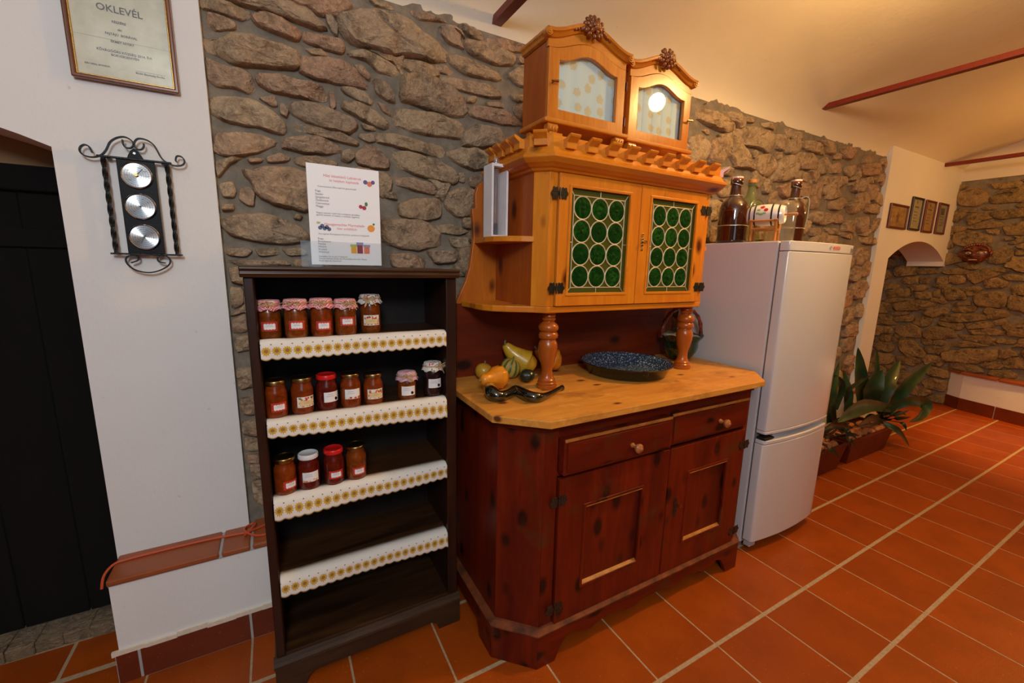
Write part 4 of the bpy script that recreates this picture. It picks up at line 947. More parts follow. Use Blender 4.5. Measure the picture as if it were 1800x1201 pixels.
mk('top_rail', G().box(-1.205, -1.028, iy-.007, iy+.007, 1.7085, 1.714), M_IRON, ws, bevel=.001)
mk('bottom_rail', G().box(-1.205, -1.026, iy-.007, iy+.007, 1.4215, 1.427), M_IRON, ws, bevel=.001)
for xx in (-1.192, -1.040):
    n = 60; pts = [(xx, iy, 1.426+(1.709-1.426)*k/n) for k in range(n+1)]
    mk('twisted_bar', G().tube(pts, .0068, 4, twist=.21, up=(0, 1, 0)), M_IRON, ws)
pl = [(-1.163, 1.427), (-1.071, 1.427), (-1.071, 1.709), (-1.095, 1.709), (-1.100, 1.722), (-1.1075, 1.736), (-1.1165, 1.745), (-1.126, 1.736), (-1.133, 1.722), (-1.138, 1.709), (-1.163, 1.709)]
mk('backplate', G().prism(pl, 'xz', iy-.002, iy+.004), M_PLATE, ws, bevel=.001)
mk('screw', G().lathe([(.0035, -.0015), (.0035, .001)], (-1.1165, iy-.003, 1.729), 12, 'y'), M_CHROME, ws)
for xx in (-1.18, -1.05): mk('wall_spacer', G().box(xx-.004, xx+.004, iy, .3355, 1.705, 1.713), M_IRON, ws)
for k, z in enumerate((1.664, 1.571, 1.478)):
    d = mk('dial', G().lathe([(.0355, -.0005), (.0355, .0005)], tuple(ORG['weather_station']), 40, 'y'), M_DIAL, ws); d.location = Vector((-1.117, iy-.0075, z))-ORG['weather_station']; ORG[d.name] = Vector((-1.117, iy-.0075, z))
    rim = mk('rim', G().lathe([(.0355, .0045), (.0395, .0045), (.0395, -.001), (.0375, -.003), (.0355, -.001)], (-1.117, iy-.0075, z), 40, 'y', cap=False), M_CHROME, d, smooth=True)
    g = G()
    for a in range(36):
        an = 2*PI*a/36; L = .004 if a % 3 else .0065; c_, s_ = math.sin(an), math.cos(an)
        g.tube([(-1.117+c_*.0335, iy-.0084, z+s_*.0335), (-1.117+c_*(.0335-L), iy-.0084, z+s_*(.0335-L))], .00028, 4)
    mk('scale', g, M_TXK, d)
    for a in range(8):
        an = -2.3+a*4.6/7; text('numeral', str([960, 970, 980, 990, 1000, 1010, 1020, 1030][a] if k == 0 else ([-20, -10, 0, 10, 20, 30, 40, 50][a] if k == 1 else [10, 20, 30, 40, 60, 70, 80, 90][a])), M_TXK, d, (-1.117+.0235*math.sin(an), iy-.0084, z+.0235*math.cos(an)), (1, 0, 0), (0, 0, 1), .0052)
    an = (2.2, -.9, 3.6)[k]
    mk('needle', G().tube([(-1.117-.008*math.sin(an), iy-.0095, z-.008*math.cos(an)), (-1.117+.022*math.sin(an), iy-.0095, z+.022*math.cos(an))], .0006, 4), M_TXK, d)
    if k == 0:
        mk('set_needle', G().tube([(-1.117, iy-.0105, z), (-1.101, iy-.0105, z+.020)], .0006, 4), M_BRASS, d)
    mk('needle_hub', G().lathe([(.0024, 0), (.0024, .004)] if k else [(.0044, 0), (.0044, .007), (.002, .009)], (-1.117, iy-.0095-(.004 if k else .009), z), 12, 'y'), M_BRASS if k == 0 else M_TXK, d)

# ---------------------------------------------------------------- orange cable on the ledge
M_CABLE = plain('orange_cable', (.62, .085, .022), .45)
zt = .3945
cab = [(-1.330, .245, .34), (-1.325, .262, .375), (-1.305, .286, .393), (-1.27, .296, zt), (-1.16, .300, zt), (-1.05, .298, zt), (-.96, .288, zt), (-.925, .286, zt), (-.905, .300, zt+.004), (-.895, .325, zt+.004), (-.905, .338, zt), (-.925, .325, zt), (-.930, .295, zt+.006), (-.915, .262, zt+.006), (-.885, .243, zt), (-.850, .240, zt), (-.80, .25, zt)]
tag(mk('cable', G().tube(smooth_path(cab, 6), .0042, 8), M_CABLE, smooth=True), 'orange cable lying knotted along the tiled ledge', 'cable')
cab2 = [(-.930, .255, zt+.0045), (-.912, .275, zt+.006), (-.885, .296, zt), (-.85, .312, zt), (-.80, .325, zt)]
tag(mk('cable', G().tube(smooth_path(cab2, 6), .0042, 8), M_CABLE, smooth=True), 'short straight orange cable end slipping behind the shelf unit', 'cable')
# ================================================================ pine sideboard
P_RED = lambda ax, n, k=1.0: wood('red_pine_'+n, (.19, .015, .002), (.085, .006, .0015), (.016, .003, .002), ax, .40, knots=k*1.45, coat=.10, kscale=12.0, wear=(.085, .030, .008))
M_REDX, M_REDZ = P_RED('x', 'rail'), P_RED('z', 'upright')
M_PANEL = wood('red_pine_panel', (.18, .015, .002), (.075, .006, .0015), (.02, .004, .003), 'z', .4, knots=1.6, coat=.1, kscale=12, grain=.6)
M_TOP = wood('worn_pine_top', (.74, .34, .055), (.56, .21, .028), (.12, .03, .006), 'x', .52, knots=1.0, coat=.03, kscale=13, wear=(.80, .42, .10))
_m = M_TOP.node_tree; _b = _m.nodes['Principled BSDF']; _src = _b.inputs['Base Color'].links[0].from_socket   # old grease and water stains in the worktop
_tc = _m.nodes.new('ShaderNodeTexCoord'); _mp = _m.nodes.new('ShaderNodeMapping'); _mp.inputs['Scale'].default_value = (.35, 1, 1); _m.links.new(_tc.outputs['Object'], _mp.inputs[0])
_nn = _m.nodes.new('ShaderNodeTexNoise'); _nn.inputs['Scale'].default_value = 11; _nn.inputs['Detail'].default_value = 7; _nn.inputs['Roughness'].default_value = .7; _m.links.new(_mp.outputs[0], _nn.inputs['Vector'])
_rp = _m.nodes.new('ShaderNodeValToRGB'); _rp.color_ramp.elements[0].position = .53; _rp.color_ramp.elements[1].position = .68; _rp.color_ramp.elements[1].color = (.7, .7, .7, 1); _m.links.new(_nn.outputs[0], _rp.inputs[0])
_mx = _m.nodes.new('ShaderNodeMixRGB'); _mx.inputs[2].default_value = (.26, .10, .02, 1); _m.links.new(_rp.outputs[0], _mx.inputs[0]); _m.links.new(_src, _mx.inputs[1]); _m.links.new(_mx.outputs[0], _b.inputs['Base Color'])
M_EDGE = plain('pale_moulding_edge', (.42, .15, .025), .45, var=.35, bs=25)  # paler edge strips; on the drawers a highlight put into colour
M_MOULD = plain('plinth_moulding_edge', (.15, .032, .005), .7, var=.6, bs=18)
M_HONEYX = wood('honey_pine_rail', (.76, .27, .016), (.60, .175, .010), (.10, .014, .002), 'x', .32, knots=1.1, coat=.18, kscale=8)
M_HONEYZ = wood('honey_pine_upright', (.76, .27, .016), (.60, .165, .010), (.10, .014, .002), 'z', .32, knots=1.1, coat=.18, kscale=8)
M_DKIRON = plain('dark_iron_hinge', (.06, .05, .035), .35, metal=.7, var=.5, bs=300)
M_KNOB = wood('pine_knob', (.46, .17, .055), (.34, .11, .03), (.1, .03, .01), 'y', .35, knots=0, coat=.3)
M_BRASSO = plain('old_brass', (.34, .22, .09), .35, metal=1, var=.35, bs=250)
def hinge(par, x, y, z, s=1.0, split=None):
    """flower-shaped iron hinge: two lobed leaves either side of the knuckle"""
    h = None
    for k, sd in enumerate((-1, 1)):
        cx = x+sd*.019*s; pts = []
        for a in range(40):
            an = 2*PI*a/40; r = .0165*s*(1+.13*math.cos(6*an)); pts.append((cx+r*math.cos(an), z+r*1.25*math.sin(an)))
        l = mk('hinge', G().prism(pts, 'xz', y-.0022, y), M_DKIRON, par, bevel=.0004)
        g = G()
        for a in range(6):
            an = 2*PI*a/6+.5; g.ell((cx+.0105*s*math.cos(an), y-.0028, z+.0125*s*math.sin(an)), (.0018, .0012, .0018), 8, 4)
        mk('nail', g, M_DKIRON, l)
    mk('hinge_pin', G().lathe([(.003, -.019*s), (.003, .019*s)], (x, y-.003, z), 8), M_DKIRON, h or par)
def octa(x0, x1, ch, yf, yb, chy=None):
    chy = chy or ch
    return [(x0-ch, yb), (x0-ch, yf+chy), (x0, yf), (x1, yf), (x1+ch, yf+chy), (x1+ch, yb)]
BX0, BX1 = -.030, 1.080
sb = thing('sideboard', (.525, -.1, 0), 'low red-brown knotty pine sideboard with canted corners, two drawers and two doors', 'sideboard')
YF = -.388
body = octa(BX0, BX1, .115, YF, .185)
# carcass panels
mk('side_panel', G().prism([(BX0-.115, .185), (BX0-.115, YF+.115), (BX0-.095, YF+.115), (BX0-.095, .185)], 'xy', .10, .905), M_REDZ, sb)
mk('side_panel', G().prism([(BX1+.115, .185), (BX1+.115, YF+.115), (BX1+.095, YF+.115), (BX1+.095, .185)], 'xy', .10, .905), M_REDZ, sb)
mk('canted_panel', G().prism([(BX0-.115, YF+.115), (BX0, YF), (BX0+.012, YF+.02), (BX0-.095, YF+.13)], 'xy', .10, .905), M_REDZ, sb, bevel=.002)
mk('canted_panel', G().prism([(BX1+.115, YF+.115), (BX1, YF), (BX1-.012, YF+.02), (BX1+.095, YF+.13)], 'xy', .10, .905), M_REDZ, sb, bevel=.002)
mk('stile', G().box(BX0+.001, .024, YF, YF+.02, .13, .905), M_REDZ, sb, bevel=.0015)
mk('stile', G().box(1.052, BX1-.001, YF, YF+.02, .13, .905), M_REDZ, sb, bevel=.0015)
mk('rail', G().box(.024, 1.052, YF+.001, YF+.02, .852, .905), M_REDX, sb)
mk('rail', G().box(.024, 1.052, YF+.004, YF+.02, .712, .732), M_REDX, sb)
mk('rail', G().box(.024, 1.052, YF+.001, YF+.02, .10, .142), M_REDX, sb)
mk('divider', G().box(.536, .556, YF+.002, YF+.02, .732, .852), M_REDZ, sb)
mk('bottom_board', G().prism(octa(BX0+.02, BX1-.02, .10, YF+.03, .18), 'xy', .11, .13), M_REDX, sb)
# plinth with shaped apron: front, canted and side faces
ap = [(-.045, 0), (.032, 0), (.040, .020), (.055, .050), (.080, .082), (.110, .090), (.140, .074), (.172, .063), (.200, .064), (.235, .078), (.262, .080), (.292, .088), (.315, .082), (.374, .066), (.420, .064), (.455, .076), (.480, .080)]
ap = ap + [(1.045-x, z) for x, z in ap[::-1]]
pz = .135
pl = mk('plinth', G().prism(ap+[(1.090, pz), (-.045, pz)], 'xz', YF-.022, YF-.002), M_REDX, sb, bevel=.002)
cant = lambda xs, sd: [(xs, YF-.022), (xs+sd*.122, YF+.100), (xs+sd*.112, YF+.118), (xs-sd*.004, YF-.002)]
mk('plinth_corner', G().prism(cant(-.045, -1), 'xy', 0, pz), M_REDZ, pl, bevel=.0015); mk('plinth_corner', G().prism(cant(1.090, 1), 'xy', 0, pz), M_REDZ, pl, bevel=.0015)
for x0, x1 in ((-.167, -.149), (1.194, 1.212)):
    mk('plinth_side', G().prism([(YF+.105, 0), (YF+.20, 0), (YF+.22, .06), (.06, .06), (.08, 0), (.185, 0), (.185, pz), (YF+.105, pz)], 'yz', x0, x1), M_REDX, pl)
o1 = octa(-.047, 1.092, .124, YF-.026, .185); o2 = octa(BX0, BX1, .115, YF, .185)
V = []; F = []
for P, z in ((o2, pz-.002), (o1, pz-.002), (o1, pz+.003), ([(a[0]*.3+b[0]*.7, a[1]*.3+b[1]*.7) for a, b in zip(o1, o2)], pz+.012), (o2, pz+.014)): V += [(x, y, z) for x, y in P]
for r in range(4):
    for k in range(5): F.append((r*6+k, r*6+k+1, (r+1)*6+k+1, (r+1)*6+k))
mk('plinth_moulding', G().add(V, F), M_MOULD, pl)
# mouldings under the top and the top itself
for (e, z0, z1) in ((.010, .885, .898), (.022, .898, .908), (.034, .906, .916)): mk('cornice', G().prism(octa(BX0-e*.4, BX1+e*.4, .115+e*.6, YF-e, .186), 'xy', z0, z1), M_REDX, sb, bevel=.002)
top = octa(-.048, 1.078, .140, -.445, .186, .132)
mk('worktop', G().prism(top, 'xy', .9155, .940), M_TOP, sb, bevel=.0025)
# drawers
for (x0, x1, pull, kx) in ((.026, .538, .020, .325), (.553, 1.050, .004, .845)):
    d = mk('drawer', G().box(x0, x1, YF-.012-pull, YF-.0+.004, .728, .856), M_REDX, sb, bevel=.004)
    mk('drawer_field', G().box(x0+.012, x1-.012, YF-.0165-pull, YF-.012-pull, .738, .842), M_REDX, d, bevel=.004)
    mk('drawer_edge', G().box(x0+.003, x1-.003, YF-.0135-pull, YF-.008-pull, .846, .8565), M_EDGE, d, bevel=.001)  # highlight on the drawer's top edge, put into a paler strip
    yk = YF-.0165-pull
    mk('knob', G().lathe([(.009, 0), (.0095, -.004), (.007, -.008), (.0065, -.018), (.013, -.024), (.0175, -.031), (.0175, -.037), (.012, -.043), (.006, -.045), (.005, -.048), (.002, -.049)], (kx, yk, .783), 24, 'y'), M_KNOB, d, smooth=True)
# doors
def sdoor(x0, x1, p0, p1, z0=.146, z1=.708, pz0=.256, pz1=.588, hs=(), hx=0):
    f = lambda a, b, c, d: [(a, c), (b, c), (b, d), (a, d)]
    d = mk('door', G().frame(f(x0, x1, z0, z1), f(p0, p1, pz0, pz1), YF-.013, YF+.006), M_REDZ, sb, bevel=.003)
    q = .010
    mk('panel_moulding', G().frame(f(p0-.002, p1+.002, pz0-.002, pz1+.002), f(p0+q, p1-q, pz0+q, pz1-q), YF-.016, YF-.004), M_REDZ, d, bevel=.003)
    mk('pale_panel_edge', G().prism([(YF-.0145, pz0+q-.001), (YF-.003, pz0+q-.001), (YF-.001, pz0+q+.007)], 'yz', p0+q, p1-q), M_EDGE, d)  # paler strip along the panel's lower edge
    mk('pale_panel_edge', G().box(p0+q, p1-q, YF-.0168, YF-.010, pz1-q-.0006, pz1-q+.0022), M_EDGE, d)
    mk('panel', G().box(p0-.006, p1+.006, YF-.002, YF+.004, pz0-.006, pz1+.006), M_PANEL, d)
    for z in hs: hinge(d, hx, YF-.0135, z)
    return d
sdoor(.027, .562, .136, .428, hs=(.630, .212), hx=.025)
d = sdoor(.567, 1.050, .680, .946, hs=(.634, .204), hx=1.051)
esc = [(.622+a*.011+.0025*math.cos(5*b), .445+b*.045) for a, b in [(math.cos(2*PI*k/28), math.sin(2*PI*k/28)) for k in range(28)]]
e = mk('escutcheon', G().prism(esc, 'xz', YF-.0152, YF-.013), M_DKIRON, d, bevel=.0005)
mk('key', G().lathe([(.002, 0), (.002, -.022), (.008, -.022), (.008, -.024), (.002, -.026)], (.622, YF-.0152, .462), 10, 'y'), M_BRASSO, e)

# ================================================================ upper dresser part
HX0, HX1, YH = .100, .955, -.170
CX = .5275
hu = thing('dresser_top', (CX, .1, .94), 'honey pine upper dresser with green bottle-glass doors standing on the red sideboard', 'cupboard')
SIL = [(-.118, 1.259), (-.100, 1.30), (-.078, 1.344), (-.060, 1.40), (-.053, 1.44), (-.043, 1.518), (-.044, 1.575), (-.050, 1.617), (-.050, 1.632), (-.034, 1.640), (-.036, 1.670), (-.036, 1.693), (-.028, 1.720), (-.014, 1.738), (.005, 1.745)]
mir = lambda P: [(2*CX-x, z) for x, z in P[::-1]]
zj = 1.254
mk('lower_back_board', G().box(-.118, 2*CX+.118, .162, .184, .9405, zj), wood('red_pine_back', (.22, .028, .004), (.11, .012, .002), (.02, .004, .002), 'x', .45, knots=1.2, coat=.05, kscale=8), hu)
upb = [(-.118, zj)]+SIL+[(.04, 1.75)]
mk('upper_back_board', G().prism(upb+mir(upb), 'xz', .162, .184), wood('honey_pine_back', (.58, .17, .012), (.42, .10, .007), (.06, .010, .002), 'z', .4, knots=1.2, coat=.1, kscale=9), hu, bevel=.002)
for i in range(3): pass
# bottom board with quarter round ends
def qshelf(x_in, yf, xo, yb, sd, n=10):   # rounded corner shelf outline from the cabinet side to the back board
    return [(x_in+(xo-x_in)*math.sin(PI/2*k/n)**.8, yf+(yb-yf)*(1-math.cos(PI/2*k/n))**.85) for k in range(n+1)]
lft = [(.102, -.172), (.069, -.136), (.030, -.112), (-.02, -.083), (-.060, -.050), (-.082, -.008), (-.090, .04), (-.086, .10), (-.098, .162)]
bb = lft+[(2*CX-x, y) for x, y in lft[::-1]]
mk('bottom_board', G().prism(bb, 'xy', 1.242, 1.266), M_HONEYX, hu, bevel=.004)
sh_l = [(.062, -.135), (.02, -.118), (-.022, -.08), (-.050, -.03), (-.056, .03), (-.045, .09), (-.040, .162), (.062, .162)]
for sd in (0, 1): mk('corner_shelf', G().prism([(x if not sd else 2*CX-x, y) for x, y in sh_l], 'xy', 1.499, 1.519), M_HONEYX, hu, bevel=.002)
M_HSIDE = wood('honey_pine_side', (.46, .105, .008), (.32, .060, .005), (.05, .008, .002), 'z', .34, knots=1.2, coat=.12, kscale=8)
for x0, x1 in ((.060, .078), (2*CX-.078, 2*CX-.060)): mk('side_panel', G().box(x0, x1, -.125, .162, 1.266, 1.745), M_HSIDE, hu)
for sd in (0, 1):
    q = [(.060, -.125), (.100, YH), (.132, YH), (.132, YH+.02), (.108, YH+.02), (.078, -.120)]
    mk('corner_post', G().prism([(x if not sd else 2*CX-x, y) for x, y in q], 'xy', 1.266, 1.745), M_HONEYZ, hu, bevel=.0015)
mk('top_rail', G().box(.132, 2*CX-.132, YH+.001, YH+.02, 1.738, 1.752), M_HONEYX, hu)
mk('inner_shelf', G().box(.079, 2*CX-.079, -.13, .16, 1.496, 1.510), M_HONEYX, hu)
# glazed doors
M_GREEN = glassy('green_roundel_glass', (.006, .040, .006), .80, .05, (.025, .13, .014))
M_OLIVE = glassy('olive_pane_glass', (.11, .12, .018), .70, .08)
M_LEAD = plain('lead_came', (.60, .52, .34), .45, metal=.2)
def rect(a, b, c, d): return [(a, c), (b, c), (b, d), (a, d)]
def gdoor(x0, x1, g0, g1, side):
    z0, z1, gz0, gz1 = 1.268, 1.738, 1.312, 1.697
    d = mk('door', G().frame(rect(x0, x1, z0, z1), rect(g0, g1, gz0, gz1), YH-.012, YH+.008), M_HONEYZ, hu, bevel=.0025)
    mk('glazing_bead', G().frame(rect(g0-.006, g1+.006, gz0-.006, gz1+.006), rect(g0+.005, g1-.005, gz0+.005, gz1-.005), YH-.015, YH-.005), M_HONEYX, d, bevel=.002)
    yg = YH-.0015
    mk('glass_pane', G().box(g0, g1, yg, yg+.002, gz0, gz1), M_OLIVE, d)
    w_, h_ = g1-g0, gz1-gz0; ix0, ix1 = g0+.022, g1-.022; iz0, iz1 = gz0+.024, gz1-.028
    g = G(); yl = yg-.001
    L = [(ix0, iz0), (ix1, iz0), (ix1, iz1), (ix0, iz1)]
    for k in range(4): a, b = L[k], L[(k+1) % 4]; g.tube([(a[0], yl, a[1]), (b[0], yl, b[1])], .0019, 6)
    for a, b in ((L[0], (g0+.004, gz0+.004)), (L[1], (g1-.004, gz0+.004)), (L[2], (g1-.004, gz1-.004)), (L[3], (g0+.004, gz1-.004)), (((g0+g1)/2, iz0), ((g0+g1)/2, gz0)), (((g0+g1)/2, iz1), ((g0+g1)/2, gz1)), ((ix0, (iz0+iz1)/2), (g0, (iz0+iz1)/2)), ((ix1, (iz0+iz1)/2), (g1, (iz0+iz1)/2))):
        g.tube([(a[0], yl, a[1]), (b[0], yl, b[1])], .0016, 6)
    mk('lead_border', g, M_LEAD, d)
    cw = (ix1-ix0)/3; ch = (iz1-iz0)/4
    for r in range(4):
        for c in range(3):
            cx = ix0+cw*(c+.5); cz = iz0+ch*(r+.5); R = min(cw, ch)/2-.0015; rx, rz = cw/2-.0015, ch/2-.0015
            g = G().lathe([(.001, -.0048), (.004, -.0046), (.007, -.0030), (.012, -.0034), (.020, -.0042), (.028, -.0036), (R-.0005, -.002), (R-.0005, .0)], (0, 0, 0), 28, 'y')
            g.v = [(cx+p[0]*rx/R, yg+p[1]+.0006, cz+p[2]*rz/R) for p in g.v]
            g.ell((cx, yg-.0045, cz), (.0035, .0025, .0035), 10, 6); ro = mk('roundel', g, M_GREEN, d, smooth=True, angle=70)
            mk('lead_ring', G().tube([(cx+(rx+.0006)*math.cos(2*PI*k/28), yl, cz+(rz+.0006)*math.sin(2*PI*k/28)) for k in range(28)], .0025, 6, closed=True), M_LEAD, d, smooth=True)
    for z in (1.335, 1.668): hinge(d, x0-.001 if side < 0 else x1+.001, YH-.0125, z, 1.0)
    return d
gdoor(.134, .526, .182, .473, -1)
dr = gdoor(.530, .921, .585, .864, 1)
g = G()
for dz, r in ((-.030, .005), (-.022, .0035), (-.012, .006), (0, .0075), (.012, .006), (.022, .0035), (.030, .005)): g.ell((.548, YH-.0145, 1.518+dz), (r, .0018, r*1.1), 10, 5)
es = mk('key_plate', g, M_BRASSO, dr, smooth=True)
g = G().lathe([(.0016, 0), (.0016, -.02)], (.548, YH-.015, 1.518), 8, 'y'); g.tube([(.548+.008*math.cos(2*PI*k/14), YH-.030, 1.518+.006*math.sin(2*PI*k/14)) for k in range(14)], .0016, 6, closed=True)
mk('key', g, M_BRASSO, es)
# cornice: moulded band following front, canted and side faces
def band(prof, name, m, z_add=0):
    V = []; F = []
    for e, z in prof:
        k = e
        V += [(.060-k, .184, z), (.060-k, -.125-k*.41, z), (.100-k*.41, YH-k, z), (2*CX-.100+k*.41, YH-k, z), (2*CX-.060+k, -.125-k*.41, z), (2*CX-.060+k, .184, z)]
    n = len(prof)
    for r in range(n-1):
        for k in range(5): F.append((r*6+k, r*6+k+1, (r+1)*6+k+1, (r+1)*6+k))
    F += [tuple((n-1)*6+k for k in range(6)), tuple(k for k in range(5, -1, -1))]
    F += [tuple(r*6 for r in range(n)), tuple(r*6+5 for r in range(n-1, -1, -1))]
    return mk(name, G().add(V, F), m, hu)
co = band([(.000, 1.738), (.010, 1.742), (.016, 1.748), (.026, 1.752), (.034, 1.757), (.044, 1.762), (.056, 1.772), (.060, 1.776), (.060, 1.784), (.046, 1.793), (.042, 1.798), (.036, 1.812), (.036, 1.814)], 'cornice', M_HONEYX)
fr = band([(.030, 1.812), (.030, 1.850), (.016, 1.850)], 'frieze', M_HONEYX)
dp = [(0, .0), (.020, .0), (.020, .020), (.028, .026), (.040, .034), (.043, .040), (.038, .044), (.028, .040), (.014, .034), (0, .032)]
def dentil(c, ang, w_=.042):
    g = G().prism([(-(a)-.0, z) for a, z in dp], 'yz', -w_/2, w_/2)
    g.xf(Matrix.Translation(c) @ Matrix.Rotation(ang, 4, 'Z')); mk('dentil', g, M_HONEYX, fr, bevel=.001)
yf = YH-.030
for k in range(9): dentil((.150+k*.0925, yf, 1.8095), 0)
for sd in (0, 1):
    x = .060-.030 if not sd else 2*CX-.060+.030
    for y in (-.085, -.02, .045, .11): dentil((x, y, 1.8145), -PI/2 if not sd else PI/2)
    cxm = (.030+.0877)/2; dentil((cxm if not sd else 2*CX-cxm, (-.1373-.200)/2, 1.8145), -.72 if not sd else .72, .046)
    mk('corner_block', G().prism([((x_ if not sd else 2*CX-x_), y) for x_, y in ((.040, -.136), (.086, -.196), (.125, -.196), (.125, -.16), (.06, -.11), (.04, -.11))], 'xy', 1.8505, 1.858), M_HONEYX, fr)
# turned posts
pp = [(.040, 0), (.041, .012), (.036, .014), (.037, .022), (.033, .026), (.034, .034), (.028, .040), (.024, .052), (.0215, .066), (.0215, .078), (.025, .094), (.031, .115), (.037, .145), (.0385, .165), (.036, .182), (.030, .192), (.0285, .195), (.036, .199), (.0385, .206), (.0385, .213), (.035, .221), (.030, .225), (.036, .229), (.040, .237), (.039, .246), (.033, .255), (.024, .262), (.022, .266), (.027, .270), (.027, .277), (.023, .280), (.027, .283), (.027, .290), (.0235, .293), (.027, .296), (.027, .3025)]
M_POST = wood('turned_pine', (.50, .13, .012), (.34, .07, .007), (.05, .012, .005), 'z', .25, knots=.7, coat=.5, kscale=9)
for x in (.150, .936): mk('turned_post', G().lathe(pp, (x, -.118, .9403), 32), M_POST, hu, smooth=True, angle=50)

# ================================================================ two small glazed cabinets on top
M_OAKX = wood('golden_oak_rail', (.64, .24, .018), (.48, .14, .010), (.2, .05, .01), 'x', .22, knots=0, coat=.6, grain=1.6)
M_OAKZ = wood('golden_oak_upright', (.62, .22, .017), (.46, .13, .010), (.2, .05, .01), 'z', .22, knots=0, coat=.6, grain=1.6)
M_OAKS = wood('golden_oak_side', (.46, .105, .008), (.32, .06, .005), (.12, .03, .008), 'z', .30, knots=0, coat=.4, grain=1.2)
M_CARVE = wood('carved_oak', (.30, .085, .018), (.15, .035, .008), (.08, .02, .006), 'x', .3, knots=0, coat=.5, grain=3)
def curtain_mat():
    t = NT('pale_blue_curtain'); v = t.co('Object', (1, .15, 1)); vo = t.new('TexVoronoi'); vo.voronoi_dimensions = '2D'; vo.inputs['Scale'].default_value = 17; vo.inputs['Randomness'].default_value = .6
    sp = t.new('SeparateXYZ'); t.link(t.co('Object'), sp.inputs[0]); cb_ = t.new('CombineXYZ'); t.link(sp.outputs[0], cb_.inputs[0]); t.link(sp.outputs[2], cb_.inputs[1]); t.link(cb_.outputs[0], vo.inputs['Vector']); n = t.noise(t.co('Object'), 160, 2)
    d = t.math('ADD', vo.outputs['Distance'], t.math('MULTIPLY', t.math('SUBTRACT', n, .5), .35))
    m = t.ramp(d, [(.23, (1, 1, 1)), (.31, (0, 0, 0))]); c = t.mix(t.math('MULTIPLY', m, .75), (.66, .82, .80), (.68, .56, .26))
    return t.set(c, rough=.65, spec=.3)
M_CURT = curtain_mat()
def ogee(s):        # 0..1 across the top, returns 0..1 height
    u = abs(2*s-1); return .5+.5*math.cos(PI*min(1, u*1.02)) if u < 1 else 0
def cab(x0, w_, yf, label, knob_side):
    z0 = 1.925; t = thing('curio_cabinet', (x0+w_/2, yf+.08, 1.8595), label, 'cabinet', 'small glazed cabinets on top of the dresser')
    x1 = x0+w_; yb = yf+.165; n = 24
    topc = lambda s, base, am: base+am*ogee(s)
    zt = z0+.262; am = .050
    mk('bottom_board', G().box(x0-.016, x1+.016, yf-.018, yb, z0-.014, z0+.002), M_OAKX, t, bevel=.005)
    mk('side_panel', G().box(x0, x0+.012, yf+.012, yb, z0+.002, zt-.012), M_OAKS, t); mk('side_panel', G().box(x1-.012, x1, yf+.012, yb, z0+.002, zt-.012), M_OAKS, t)
    mk('back_panel', G().box(x0+.012, x1-.012, yb-.008, yb, z0+.002, zt), M_OAKS, t)
    # fascia above the door, following the ogee
    seam = [(x0+w_*k/n, topc(k/n, z0+.232, .042)) for k in range(n+1)]
    topl = [(x0+w_*k/n, topc(k/n, zt, am)) for k in range(n+1)]
    mk('fascia', G().prism(seam+topl[::-1], 'xz', yf+.001, yf+.014), M_OAKX, t)
    # roof panel with the same curve
    V = [(x, y, z-.004) for y in (yf+.014, yb) for x, z in topl]+[(x, y, z-.014) for y in (yf+.014, yb) for x, z in topl]; m = n+1; F = []
    for k in range(n): F += [(k, k+1, m+k+1, m+k), (2*m+k, 3*m+k, 3*m+k+1, 2*m+k+1), (k, 2*m+k, 2*m+k+1, k+1), (m+k, m+k+1, 3*m+k+1, 3*m+k)]
    mk('roof_panel', G().add(V, F), M_OAKS, t, smooth=True)
    # door: one matched outer and inner loop with the ogee top
    def loop(a, b, za, zb, am_, k=24):
        L = [(a+(b-a)*i/k, za) for i in range(k)]+[(b, za+(zb-za)*i/k) for i in range(k)]
        L += [(b-(b-a)*i/k, zb+am_*ogee(1-i/k)) for i in range(k)]+[(a, zb-(zb-za)*i/k) for i in range(k)]
        return L
    O = loop(x0+.002, x1-.002, z0+.004, z0+.230, .042); gx0, gx1 = x0+.047, x1-.043
    I = loop(gx0, gx1, z0+.038, z0+.196, .036)
    d = mk('door', G().frame(O, I, yf-.003, yf+.012), M_OAKZ, t, bevel=.002)
    cur = []; k_ = 60
    for i in range(k_+1):
        s = i/k_; x = gx0-.006+(gx1-gx0+.012)*s
        yy = yf+.020+(.0012*math.sin(s*PI*2*4)+.001*math.sin(s*31) if knob_side < 0 else .0045*(abs(math.sin(s*PI*5))**.5-.8)*-1)
        cur += [(x, yy, z0+.038), (x, yy, z0+.242)]
    mk('curtain', G().add(cur, [(2*i, 2*i+2, 2*i+3, 2*i+1) for i in range(k_)]), M_CURT, d, smooth=True)
    mk('glass', G().box(gx0-.003, gx1+.003, yf+.004, yf+.006, z0+.034, z0+.236), M_ACRYL, d)
    kx = x0+.018 if knob_side < 0 else x1-.018
    mk('turn_knob', G().tube([(kx, yf-.003, z0+.118), (kx, yf-.014, z0+.118), (kx-.010, yf-.016, z0+.119), (kx+.016, yf-.018, z0+.121)], [.002, .0022, .0032, .0045], 8), M_BRASSO, d)
    hx = x0-.0015 if knob_side > 0 else x1+.0005
    for zz in (.05, .18): mk('hinge', G().box(hx-.001, hx+.0015, yf+.016, yf+.024, z0+zz, z0+zz+.032), M_CHROME, t)
    # crown moulding
    prof = [(.0, -.006), (-.008, -.004), (-.012, .004), (-.016, .008), (-.022, .010), (-.024, .018), (-.018, .023), (-.006, .024), (.012, .022)]
    V = []; F = []; ext = .012; N = 36
    for i in range(N+1):
        s = i/N; x = x0-ext+(w_+2*ext)*s; z = topc(s, zt, am)
        V += [(x, yf+.014+a-.012, z+b) for a, b in prof]
    m = len(prof)
